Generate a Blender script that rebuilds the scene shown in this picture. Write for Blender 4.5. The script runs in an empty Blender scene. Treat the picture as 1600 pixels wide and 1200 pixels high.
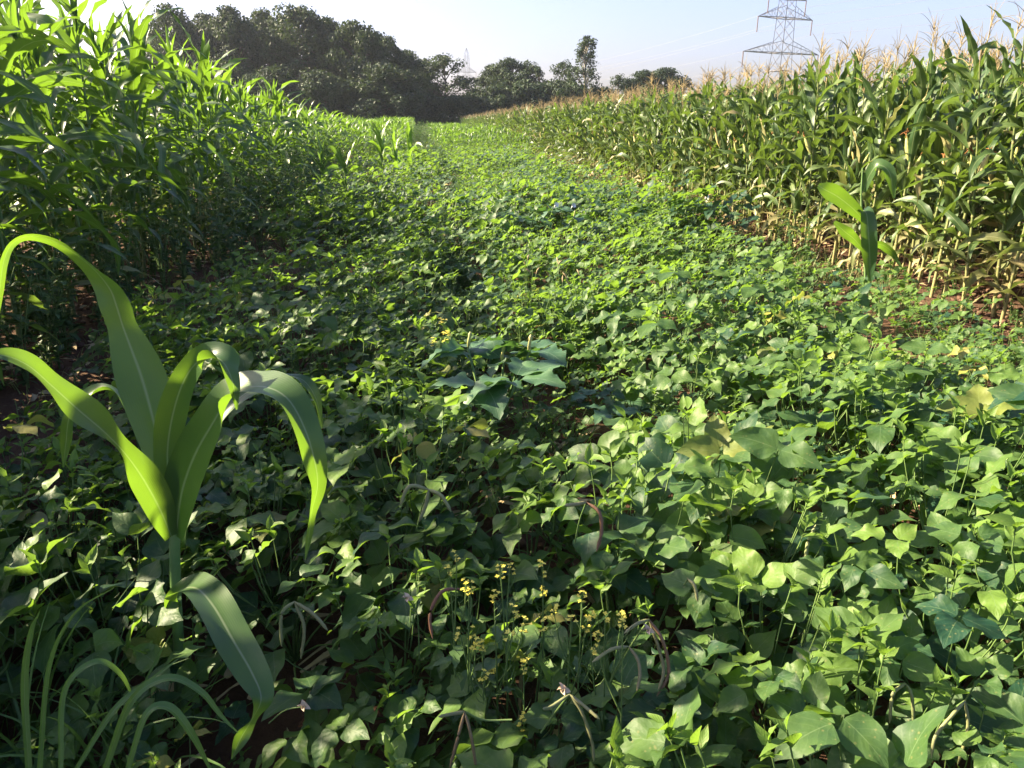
import bpy, math, random
import numpy as np
from mathutils import Vector, Matrix

# ------------------------------------------------------------------ camera, sky, sun, exposure
SC = bpy.context.scene
COL = SC.collection
FPX, PITCH, YAW, EYE = 1142.0, math.radians(19.74), math.radians(6.6), 1.6
cam_d = bpy.data.cameras.new('camera')
cam_d.sensor_width = 36.0
cam_d.lens = 36.0 * FPX / 1600.0
cam_d.clip_start = 0.05
cam_d.clip_end = 4000.0
cam = bpy.data.objects.new('camera', cam_d)
COL.objects.link(cam)
cam.location = (0, 0, EYE)
cam.rotation_euler = (math.pi / 2 - PITCH, 0, -YAW)
SC.camera = cam

SUN_AZ, SUN_EL = math.radians(-68.0), math.radians(30.0)      # azimuth clockwise from +Y (the crop rows)
world = bpy.data.worlds.new('World')
SC.world = world
world.use_nodes = True
wn, wl = world.node_tree.nodes, world.node_tree.links
bg = wn['Background']
sky = wn.new('ShaderNodeTexSky')
sky.sky_type = 'NISHITA'
sky.sun_disc = False
sky.sun_elevation = SUN_EL
sky.sun_rotation = SUN_AZ
sky.altitude = 60
sky.air_density = 1.0
sky.dust_density = 3.0
sky.ozone_density = 2.5
wt = wn.new('ShaderNodeMix'); wt.data_type = 'RGBA'; wt.blend_type = 'MULTIPLY'; wt.inputs[0].default_value = 1.0
wt.inputs[7].default_value = (1.02, 0.91, 1.06, 1)
wl.new(sky.outputs[0], wt.inputs[6]); wl.new(wt.outputs[2], bg.inputs[0])
bg.inputs[1].default_value = 0.062
sun_d = bpy.data.lights.new('sun', 'SUN')
sun_d.energy = 5.0
sun_d.angle = math.radians(0.6)
sun_d.color = (1.0, 0.85, 0.58)
sun = bpy.data.objects.new('sun', sun_d)
COL.objects.link(sun)
SUN_DIR = Vector((math.sin(SUN_AZ) * math.cos(SUN_EL), math.cos(SUN_AZ) * math.cos(SUN_EL), math.sin(SUN_EL)))
sun.rotation_euler = SUN_DIR.to_track_quat('Z', 'Y').to_euler()
VS = SC.view_settings
VS.view_transform = 'Standard'
VS.look = 'None'
VS.gamma = 1.0
VS.use_curve_mapping = False
VS.exposure = 2.35
SC.render.engine = 'CYCLES'
SC.cycles.max_bounces = 6
SC.cycles.diffuse_bounces = 3
SC.cycles.transmission_bounces = 4
SC.cycles.transparent_max_bounces = 4
SC.cycles.caustics_reflective = False
SC.cycles.caustics_refractive = False

R = np.random.default_rng(11)
random.seed(5)

# ------------------------------------------------------------------ helpers
_fw = Vector((math.sin(YAW) * math.cos(PITCH), math.cos(YAW) * math.cos(PITCH), -math.sin(PITCH)))
_rt = Vector((math.cos(YAW), -math.sin(YAW), 0))
_up = _rt.cross(_fw)
EYEV = Vector((0, 0, EYE))

def ray(u, v):
    return _fw + _rt * ((u - 800) / FPX) + _up * ((600 - v) / FPX)
def at_depth(u, v, d):          # point seen at photo pixel (u, v), d metres ahead along the ground
    r = ray(u, v)
    return EYEV + r * (d / math.hypot(r.x, r.y) if False else d / (r.x * math.sin(YAW) + r.y * math.cos(YAW)))
def at_height(u, v, z):
    r = ray(u, v)
    return EYEV + r * ((z - EYE) / r.z)
def at_X(u, v, x):
    r = ray(u, v)
    return EYEV + r * (x / r.x)

class G:
    """quads with per point leaf coordinates (across, along, tint) and a dry value, and a material per quad"""
    def __init__(s):
        s.v, s.f, s.l, s.d, s.m, s.n = [], [], [], [], [], 0
    def add(s, v, f, l, d, mat):
        v = np.asarray(v, float); f = np.asarray(f, int)
        s.v.append(v); s.f.append(f + s.n); s.l.append(np.asarray(l, float)); s.d.append(np.broadcast_to(np.asarray(d, float), (len(v),)).copy())
        s.m.append(np.full(len(f), MATID[mat])); s.n += len(v)
        return s
    def join(s, o, M=None, tint=0.0):
        if o.n == 0: return s
        v, f, l, d, m = o.arr()
        if M is not None:
            A = np.array(M); v = v @ A[:3, :3].T + A[:3, 3]
        if tint: l = l.copy(); l[:, 2] += tint
        s.v.append(v); s.f.append(f + s.n); s.l.append(l); s.d.append(d); s.m.append(m); s.n += len(v)
        return s
    def arr(s):
        if len(s.v) > 1:
            s.v, s.f, s.l, s.d, s.m = [np.concatenate(s.v)], [np.concatenate(s.f)], [np.concatenate(s.l)], [np.concatenate(s.d)], [np.concatenate(s.m)]
        return s.v[0], s.f[0], s.l[0], s.d[0], s.m[0]
    def mesh(s, name, smooth=True):
        v, f, l, d, m = s.arr()
        me = bpy.data.meshes.new(name)
        nf = len(f)
        me.vertices.add(len(v)); me.vertices.foreach_set('co', v.astype(np.float32).ravel())
        me.loops.add(nf * 4); me.loops.foreach_set('vertex_index', f.astype(np.int32).ravel())
        me.polygons.add(nf); me.polygons.foreach_set('loop_start', np.arange(0, nf * 4, 4, dtype=np.int32))
        ids, inv = np.unique(m, return_inverse=True)
        for k in ids: me.materials.append(MATS[k])
        me.polygons.foreach_set('material_index', inv.astype(np.int32).ravel())
        me.polygons.foreach_set('use_smooth', np.full(nf, smooth))
        a = me.attributes.new('leafco', 'FLOAT_VECTOR', 'POINT'); a.data.foreach_set('vector', l.astype(np.float32).ravel())
        a = me.attributes.new('dry', 'FLOAT', 'POINT'); a.data.foreach_set('value', d.astype(np.float32))
        me.update(calc_edges=True)
        return me

def link(name, data, parent=None, loc=None, M=None):
    o = bpy.data.objects.new(name, data)
    COL.objects.link(o)
    if parent is not None: o.parent = parent
    if M is not None: o.matrix_basis = M
    elif loc is not None: o.location = loc
    return o
def tag(o, label, cat, group=None):
    o['label'] = label; o['category'] = cat
    if group: o['group'] = group
    return o
def thing(name, label, cat, loc=(0, 0, 0), rz=0.0, sc=1.0, group=None):
    o = link(name, None, loc=loc)
    o.rotation_euler = (0, 0, rz); o.scale = (sc, sc, sc); o.empty_display_size = 0.1
    return tag(o, label, cat, group)
def kind(o, k):
    o['kind'] = k
    return o
def norm(a):
    return a / np.maximum(np.linalg.norm(a, axis=-1, keepdims=True), 1e-9)
def strip_faces(n, c):
    i = np.arange(n - 1)[:, None] * c + np.arange(c - 1)[None]
    return np.stack([i, i + 1, i + c + 1, i + c], -1).reshape(-1, 4)
def ribbon(g, C, S, N, W, mat, cols=4, fold=0.25, wave=0.0, waves=4.0, tint=0.5, dry=0.0, ph=0.0, skew=None):
    """blade along centres C, width W along S, folded up along N"""
    n = len(C)
    a = np.linspace(-1, 1, cols + 1)
    s = np.linspace(0, 1, n)
    fold = np.broadcast_to(fold, (n,))
    h = (W / 2)[:, None] * a[None]
    up = (np.sqrt(h * h + (0.12 * W[:, None]) ** 2) - 0.12 * W[:, None]) * np.sin(fold)[:, None] * 1.25 + wave * (W / max(W.max(), 1e-6))[:, None] * (np.abs(a) ** 2)[None] * np.sin(s[:, None] * waves * 6.283 + ph + (a > 0)[None] * 2.2)
    P = C[:, None] + S[:, None] * (h * np.cos(fold)[:, None])[..., None] + N[:, None] * up[..., None]
    L = np.stack([np.broadcast_to(a[None], (n, cols + 1)), np.broadcast_to(s[:, None], (n, cols + 1)), np.full((n, cols + 1), tint)], -1)
    d = np.broadcast_to(np.asarray(dry, float).reshape(-1, 1), (n, cols + 1)) if np.ndim(dry) else np.full((n, cols + 1), dry)
    g.add(P.reshape(-1, 3), strip_faces(n, cols + 1), L.reshape(-1, 3), d.ravel(), mat)
    return g
def tube(g, P, r, mat, sides=5, tint=0.5, dry=0.0):
    P = np.asarray(P, float); n = len(P)
    r = np.broadcast_to(np.asarray(r, float), (n,))
    T = norm(np.gradient(P, axis=0))
    ref = np.where(np.abs(T[:, 2:3]) > 0.9, np.array([[1.0, 0, 0]]), np.array([[0, 0, 1.0]]))
    A = norm(np.cross(T, ref)); B = np.cross(T, A)
    th = np.arange(sides) / sides * 2 * np.pi
    V = P[:, None] + (A[:, None] * np.cos(th)[None, :, None] + B[:, None] * np.sin(th)[None, :, None]) * r[:, None, None]
    i = np.arange(n - 1)[:, None] * sides + np.arange(sides)[None]
    j = np.arange(n - 1)[:, None] * sides + (np.arange(sides)[None] + 1) % sides
    f = np.stack([i, j, j + sides, i + sides], -1).reshape(-1, 4)
    L = np.stack([np.broadcast_to(th[None] / 3.1416 - 1, (n, sides)), np.broadcast_to(np.linspace(0, 1, n)[:, None], (n, sides)), np.full((n, sides), tint)], -1)
    return g.add(V.reshape(-1, 3), f, L.reshape(-1, 3), dry, mat)
def spline(P, n):
    """Catmull-Rom through P (k x m) sampled n times"""
    P = np.asarray(P, float); k = len(P)
    Q = np.vstack([2 * P[0] - P[1], P, 2 * P[-1] - P[-2]])
    t = np.linspace(0, k - 1 - 1e-6, n); i = t.astype(int); u = (t - i)[:, None]
    a, b, c, d = Q[i], Q[i + 1], Q[i + 2], Q[i + 3]
    return 0.5 * (2 * b + (c - a) * u + (2 * a - 5 * b + 4 * c - d) * u ** 2 + (3 * b - a - 3 * c + d) * u ** 3)
def blade_frame(L, e0, droop, power, az, n, twist=0.0, bend=0.0):
    s = np.linspace(0, 1, n)
    th = e0 - droop * s ** power
    az_s = az + bend * s ** 1.5
    d = np.stack([np.cos(th) * np.cos(az_s), np.cos(th) * np.sin(az_s), np.sin(th)], -1)
    C = np.vstack([[0, 0, 0], np.cumsum((d[1:] + d[:-1]) / 2 * (L / (n - 1)), 0)])
    S = np.stack([-np.sin(az_s), np.cos(az_s), 0 * s], -1)
    N = np.cross(d, S)
    N = np.where((np.sum(N * np.array([0, 0, 1]), -1) < 0)[:, None] & (np.cos(th) > 0.05)[:, None], N, N)
    tw = twist * s
    S2 = S * np.cos(tw)[:, None] + N * np.sin(tw)[:, None]
    N2 = N * np.cos(tw)[:, None] - S * np.sin(tw)[:, None]
    return C, S2, N2, s, d
# note: with d x S pointing down for a level blade the fold goes the wrong way, so flip
def blade(*a, **k):
    C, S, N, s, d = blade_frame(*a, **k)
    return C, S, -N if (np.mean(N[: max(2, len(N) // 3), 2]) < 0) else N, s, d
def interp(s, xs, ys):
    return np.interp(s, xs, ys)

# ------------------------------------------------------------------ materials
MATS, MATID = [], {}
def newmat(name):
    m = bpy.data.materials.new(name); m.use_nodes = True
    MATID[name] = len(MATS); MATS.append(m)
    nt = m.node_tree
    b = nt.nodes['Principled BSDF']
    return m, nt, b
def nd(nt, t, **kw):
    n = nt.nodes.new(t)
    for k, v in kw.items():
        if k.startswith('i_'):
            n.inputs[int(k[2:])].default_value = v
        else: setattr(n, k, v)
    return n
def mth(nt, op, a, b=None, clamp=False):
    n = nt.nodes.new('ShaderNodeMath'); n.operation = op; n.use_clamp = clamp
    for i, x in enumerate((a, b)):
        if x is None: continue
        if hasattr(x, 'node'): nt.links.new(x, n.inputs[i])
        else: n.inputs[i].default_value = x
    return n.outputs[0]
def mix(nt, f, a, b, mode='MIX'):
    n = nt.nodes.new('ShaderNodeMix'); n.data_type = 'RGBA'; n.blend_type = mode
    for i, x in ((0, f), (6, a), (7, b)):
        if hasattr(x, 'node'): nt.links.new(x, n.inputs[i])
        elif i == 0: n.inputs[0].default_value = x
        else: n.inputs[i].default_value = (*x, 1)
    return n.outputs[2]
def leaf_material(name, dark, light, dry, trans, rib, veins, rough=0.45, tr=0.4, spec=0.45, bump=0.4, var=0.35, scale=30.0, spots=0.0):
    m, nt, b = newmat(name)
    at = nd(nt, 'ShaderNodeAttribute', attribute_name='leafco')
    ad = nd(nt, 'ShaderNodeAttribute', attribute_name='dry')
    sep = nd(nt, 'ShaderNodeSeparateXYZ'); nt.links.new(at.outputs['Vector'], sep.inputs[0])
    oi = nd(nt, 'ShaderNodeObjectInfo')
    tc = nd(nt, 'ShaderNodeTexCoord')
    nz = nd(nt, 'ShaderNodeTexNoise'); nz.inputs['Scale'].default_value = scale; nz.inputs['Detail'].default_value = 3
    nt.links.new(tc.outputs['Object'], nz.inputs['Vector'])
    u, v, t = sep.outputs[0], sep.outputs[1], sep.outputs[2]
    au = mth(nt, 'ABSOLUTE', u)
    f = mth(nt, 'ADD', t, mth(nt, 'MULTIPLY', mth(nt, 'SUBTRACT', oi.outputs['Random'], 0.5), var))
    f = mth(nt, 'ADD', f, mth(nt, 'MULTIPLY', mth(nt, 'SUBTRACT', nz.outputs['Fac'], 0.5), 0.7), clamp=True)
    green = mix(nt, f, dark, light)
    if veins == 'parallel':
        w = mth(nt, 'SINE', mth(nt, 'ADD', mth(nt, 'MULTIPLY', u, 62.0), mth(nt, 'MULTIPLY', nz.outputs['Fac'], 9.0)))
        vein = mth(nt, 'MULTIPLY', mth(nt, 'ADD', w, 1.0), 0.5)
        vf = mth(nt, 'MULTIPLY', vein, 0.045)
        ribw = 0.085
    else:
        w = mth(nt, 'FRACT', mth(nt, 'ADD', mth(nt, 'SUBTRACT', mth(nt, 'MULTIPLY', v, 5.5), mth(nt, 'MULTIPLY', au, 2.1)), mth(nt, 'MULTIPLY', nz.outputs['Fac'], 1.1)))
        vein = mth(nt, 'ABSOLUTE', mth(nt, 'SUBTRACT', w, 0.5))
        line = mth(nt, 'LESS_THAN', vein, 0.05)
        vf = mth(nt, 'MULTIPLY', line, 0.19)
        ribw = 0.035
    ribf = mth(nt, 'SUBTRACT', 1.0, mth(nt, 'DIVIDE', au, ribw), clamp=True)
    col = mix(nt, vf, green, rib)
    col = mix(nt, mth(nt, 'MULTIPLY', ribf, 0.75), col, rib)
    n2 = nd(nt, 'ShaderNodeTexNoise'); n2.inputs['Scale'].default_value = 7.0; n2.inputs['Detail'].default_value = 4
    nt.links.new(tc.outputs['Object'], n2.inputs['Vector'])
    df = mth(nt, 'ADD', ad.outputs['Fac'], mth(nt, 'MULTIPLY', mth(nt, 'SUBTRACT', n2.outputs['Fac'], 0.5), mth(nt, 'MULTIPLY', ad.outputs['Fac'], 2.0)), clamp=True)
    col = mix(nt, df, col, dry)
    if spots:
        vo = nd(nt, 'ShaderNodeTexVoronoi'); vo.inputs['Scale'].default_value = 60
        nt.links.new(tc.outputs['Object'], vo.inputs['Vector'])
        sp = mth(nt, 'MULTIPLY', mth(nt, 'LESS_THAN', vo.outputs['Distance'], 0.16), spots)
        col = mix(nt, sp, col, (0.2, 0.19, 0.07))
    bp = nd(nt, 'ShaderNodeBump'); bp.inputs['Strength'].default_value = bump; bp.inputs['Distance'].default_value = 0.004
    hgt = mth(nt, 'ADD', mth(nt, 'MULTIPLY', vein, 0.16), nz.outputs['Fac'])
    nt.links.new(hgt, bp.inputs['Height'])
    nt.links.new(col, b.inputs['Base Color'])
    b.inputs['Roughness'].default_value = rough
    b.inputs['Specular IOR Level'].default_value = spec
    nt.links.new(bp.outputs[0], b.inputs['Normal'])
    tl = nd(nt, 'ShaderNodeBsdfTranslucent')
    tcol = mix(nt, mth(nt, 'MULTIPLY', f, 0.8), trans, tuple(min(1, x * 1.45) for x in trans))
    tcol = mix(nt, mth(nt, 'MULTIPLY', ribf, 0.5), tcol, tuple(min(1, x * 1.1 + 0.10) for x in trans))
    tcol = mix(nt, mth(nt, 'MULTIPLY', df, 0.8), tcol, dry)
    tcol = mix(nt, mth(nt, 'MULTIPLY', vein, 0.16), tcol, tuple(x * 0.55 for x in trans))
    nt.links.new(tcol, tl.inputs[0]); nt.links.new(bp.outputs[0], tl.inputs['Normal'])
    ms = nd(nt, 'ShaderNodeMixShader'); ms.inputs[0].default_value = tr
    nt.links.new(b.outputs[0], ms.inputs[1]); nt.links.new(tl.outputs[0], ms.inputs[2])
    nt.links.new(ms.outputs[0], nt.nodes['Material Output'].inputs[0])
    return m
def plain(name, c1, c2, rough=0.7, scale=20.0, bump=0.3, dist=0.01, spec=0.3, dryc=None, metal=0.0):
    m, nt, b = newmat(name)
    tc = nd(nt, 'ShaderNodeTexCoord')
    nz = nd(nt, 'ShaderNodeTexNoise'); nz.inputs['Scale'].default_value = scale; nz.inputs['Detail'].default_value = 6
    nt.links.new(tc.outputs['Object'], nz.inputs['Vector'])
    oi = nd(nt, 'ShaderNodeObjectInfo')
    f = mth(nt, 'ADD', mth(nt, 'MULTIPLY', mth(nt, 'SUBTRACT', nz.outputs['Fac'], 0.3), 1.8), mth(nt, 'MULTIPLY', mth(nt, 'SUBTRACT', oi.outputs['Random'], 0.5), 0.4), clamp=True)
    col = mix(nt, f, c1, c2)
    if dryc:
        ad = nd(nt, 'ShaderNodeAttribute', attribute_name='dry')
        col = mix(nt, ad.outputs['Fac'], col, dryc)
    nt.links.new(col, b.inputs['Base Color'])
    b.inputs['Roughness'].default_value = rough; b.inputs['Specular IOR Level'].default_value = spec; b.inputs['Metallic'].default_value = metal
    bp = nd(nt, 'ShaderNodeBump'); bp.inputs['Strength'].default_value = bump; bp.inputs['Distance'].default_value = dist
    nt.links.new(nz.outputs['Fac'], bp.inputs['Height']); nt.links.new(bp.outputs[0], b.inputs['Normal'])
    return m

leaf_material('bean_leaf', (0.014, 0.050, 0.029), (0.110, 0.188, 0.031), (0.36, 0.32, 0.07), (0.20, 0.345, 0.032), (0.13, 0.20, 0.08), 'net', rough=0.52, tr=0.36, spec=0.30, bump=0.9, scale=24, spots=0.45)
leaf_material('young_maize_leaf', (0.020, 0.060, 0.030), (0.080, 0.155, 0.034), (0.36, 0.30, 0.13), (0.155, 0.285, 0.018), (0.30, 0.36, 0.20), 'parallel', rough=0.40, tr=0.40, spec=0.5, bump=0.12, scale=9)
leaf_material('ripe_maize_leaf', (0.026, 0.064, 0.020), (0.092, 0.135, 0.036), (0.40, 0.31, 0.16), (0.16, 0.26, 0.03), (0.24, 0.28, 0.13), 'parallel', rough=0.46, tr=0.24, spec=0.45, bump=0.25, scale=9)
leaf_material('datura_leaf', (0.035, 0.092, 0.046), (0.075, 0.155, 0.062), (0.3, 0.27, 0.06), (0.09, 0.20, 0.03), (0.20, 0.27, 0.17), 'net', rough=0.5, tr=0.28, spec=0.45, bump=0.4, scale=18)
leaf_material('weed_leaf', (0.018, 0.048, 0.020), (0.065, 0.125, 0.03), (0.30, 0.25, 0.08), (0.11, 0.21, 0.025), (0.12, 0.18, 0.07), 'net', rough=0.55, tr=0.25, spec=0.35, bump=0.2, scale=18)
leaf_material('grass_blade', (0.040, 0.105, 0.030), (0.10, 0.19, 0.04), (0.42, 0.35, 0.17), (0.13, 0.24, 0.025), (0.20, 0.28, 0.13), 'parallel', rough=0.45, tr=0.38, spec=0.45, bump=0.15, scale=12)
leaf_material('tree_leaf', (0.009, 0.027, 0.016), (0.042, 0.074, 0.030), (0.2, 0.16, 0.06), (0.055, 0.085, 0.015), (0.06, 0.08, 0.03), 'net', rough=0.6, tr=0.2, spec=0.25, bump=0.0, scale=0.5)
plain('ripe_stalk', (0.11, 0.14, 0.045), (0.21, 0.22, 0.085), rough=0.5, scale=14, bump=0.1, dryc=(0.38, 0.29, 0.15))
plain('green_stalk', (0.09, 0.17, 0.055), (0.17, 0.25, 0.09), rough=0.45, scale=14, bump=0.1, dryc=(0.30, 0.22, 0.10))
plain('bean_stem', (0.07, 0.13, 0.035), (0.14, 0.20, 0.06), rough=0.55, scale=40, bump=0.1, dryc=(0.20, 0.12, 0.06))
plain('tassel', (0.23, 0.175, 0.085), (0.35, 0.28, 0.145), rough=0.8, scale=60, bump=0.2)
plain('husk', (0.26, 0.29, 0.09), (0.44, 0.41, 0.16), rough=0.55, scale=30, bump=0.3, dryc=(0.52, 0.42, 0.18))
plain('silk', (0.16, 0.06, 0.02), (0.34, 0.16, 0.05), rough=0.9, scale=200, bump=0.6)
plain('pod', (0.15, 0.20, 0.08), (0.26, 0.28, 0.13), rough=0.55, scale=50, bump=0.35, dist=0.004, dryc=(0.15, 0.075, 0.045))
plain('petal_yellow', (0.54, 0.48, 0.05), (0.66, 0.60, 0.11), rough=0.6, scale=80, bump=0.1)
plain('petal_cream', (0.42, 0.30, 0.19), (0.55, 0.45, 0.30), rough=0.6, scale=80, bump=0.1)
plain('petal_white', (0.72, 0.72, 0.70), (0.82, 0.82, 0.78), rough=0.6, scale=80, bump=0.1)
plain('bark', (0.045, 0.038, 0.032), (0.10, 0.085, 0.07), rough=0.9, scale=2.5, bump=0.7, dist=0.05)
plain('birch_bark', (0.22, 0.19, 0.15), (0.42, 0.38, 0.31), rough=0.85, scale=1.5, bump=0.4, dist=0.03)
plain('clod', (0.10, 0.055, 0.036), (0.18, 0.105, 0.07), rough=0.95, scale=40, bump=0.8, dist=0.01)
plain('straw', (0.34, 0.26, 0.14), (0.50, 0.40, 0.24), rough=0.8, scale=40, bump=0.3)
plain('galvanised_steel', (0.15, 0.14, 0.155), (0.21, 0.195, 0.21), rough=0.6, scale=3, bump=0.0, metal=0.0)
plain('insulator_glass', (0.16, 0.11, 0.10), (0.22, 0.16, 0.14), rough=0.25, scale=3, bump=0.0)
plain('power_wire', (0.16, 0.16, 0.17), (0.22, 0.22, 0.23), rough=0.5, scale=3, bump=0.0)
plain('shed_wall', (0.40, 0.43, 0.48), (0.50, 0.52, 0.56), rough=0.6, scale=2, bump=0.1)
plain('shed_roof', (0.28, 0.32, 0.40), (0.36, 0.40, 0.47), rough=0.5, scale=2, bump=0.1)

def soil_material():
    m, nt, b = newmat('soil')
    tc = nd(nt, 'ShaderNodeTexCoord')
    n1 = nd(nt, 'ShaderNodeTexNoise'); n1.inputs['Scale'].default_value = 0.9; n1.inputs['Detail'].default_value = 8
    n2 = nd(nt, 'ShaderNodeTexNoise'); n2.inputs['Scale'].default_value = 26; n2.inputs['Detail'].default_value = 8; n2.inputs['Roughness'].default_value = 0.7
    n3 = nd(nt, 'ShaderNodeTexNoise'); n3.inputs['Scale'].default_value = 0.05; n3.inputs['Detail'].default_value = 6
    for n in (n1, n2, n3): nt.links.new(tc.outputs['Object'], n.inputs['Vector'])
    c = mix(nt, n2.outputs['Fac'], (0.05, 0.026, 0.017), (0.14, 0.08, 0.052))
    c = mix(nt, mth(nt, 'MULTIPLY', mth(nt, 'SUBTRACT', n1.outputs['Fac'], 0.45), 2.0, clamp=True), c, (0.15, 0.10, 0.065))
    # beyond the fields the ground is meadow
    geo = nd(nt, 'ShaderNodeSeparateXYZ'); nt.links.new(tc.outputs['Object'], geo.inputs[0])
    far = mth(nt, 'MAXIMUM', mth(nt, 'GREATER_THAN', geo.outputs[1], 62.0), mth(nt, 'LESS_THAN', geo.outputs[0], -7.0))
    gr = mix(nt, n3.outputs['Fac'], (0.05, 0.085, 0.025), (0.12, 0.15, 0.05))
    gr = mix(nt, n2.outputs['Fac'], gr, (0.10, 0.14, 0.035))
    c = mix(nt, far, c, gr)
    nt.links.new(c, b.inputs['Base Color'])
    b.inputs['Roughness'].default_value = 0.95; b.inputs['Specular IOR Level'].default_value = 0.1
    bp = nd(nt, 'ShaderNodeBump'); bp.inputs['Strength'].default_value = 0.9; bp.inputs['Distance'].default_value = 0.03
    nt.links.new(n2.outputs['Fac'], bp.inputs['Height']); nt.links.new(bp.outputs[0], b.inputs['Normal'])
soil_material()

# ------------------------------------------------------------------ ground
def vnoise(x, y, seed=0):
    return (np.sin(x * 2.1 + seed) * np.cos(y * 1.7 - seed) + 0.5 * np.sin(x * 5.3 - y * 4.1 + seed * 2) + 0.35 * np.sin(x * 11.7 + y * 9.3 + seed) + 0.25 * np.cos(x * 19.0 - y * 23.0))
def ground_z(x, y):
    return 0.018 * vnoise(np.asarray(x, float), np.asarray(y, float), 1.3)
def build_ground():
    xs = np.concatenate([[-1500, -600, -200, -80, -30, -14], np.arange(-8, 9, 0.12), [14, 30, 80, 200, 600, 1500]])
    ys = np.concatenate([[-600, -150, -40, -10], np.arange(-2, 14, 0.12), np.arange(14, 40, 0.8), [50, 70, 100, 150, 300, 700, 2500]])
    X, Y = np.meshgrid(xs, ys)
    near = (np.abs(X) < 8) & (Y < 30) & (Y > -3)
    Z = np.where(near, ground_z(X, Y) * np.clip((30 - Y) / 10, 0, 1), 0)
    V = np.stack([X, Y, Z], -1).reshape(-1, 3)
    g = G().add(V, strip_faces(len(ys), len(xs)), np.zeros((len(V), 3)), 0, 'soil')
    kind(link('ground', g.mesh('ground')), 'structure')
build_ground()

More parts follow.
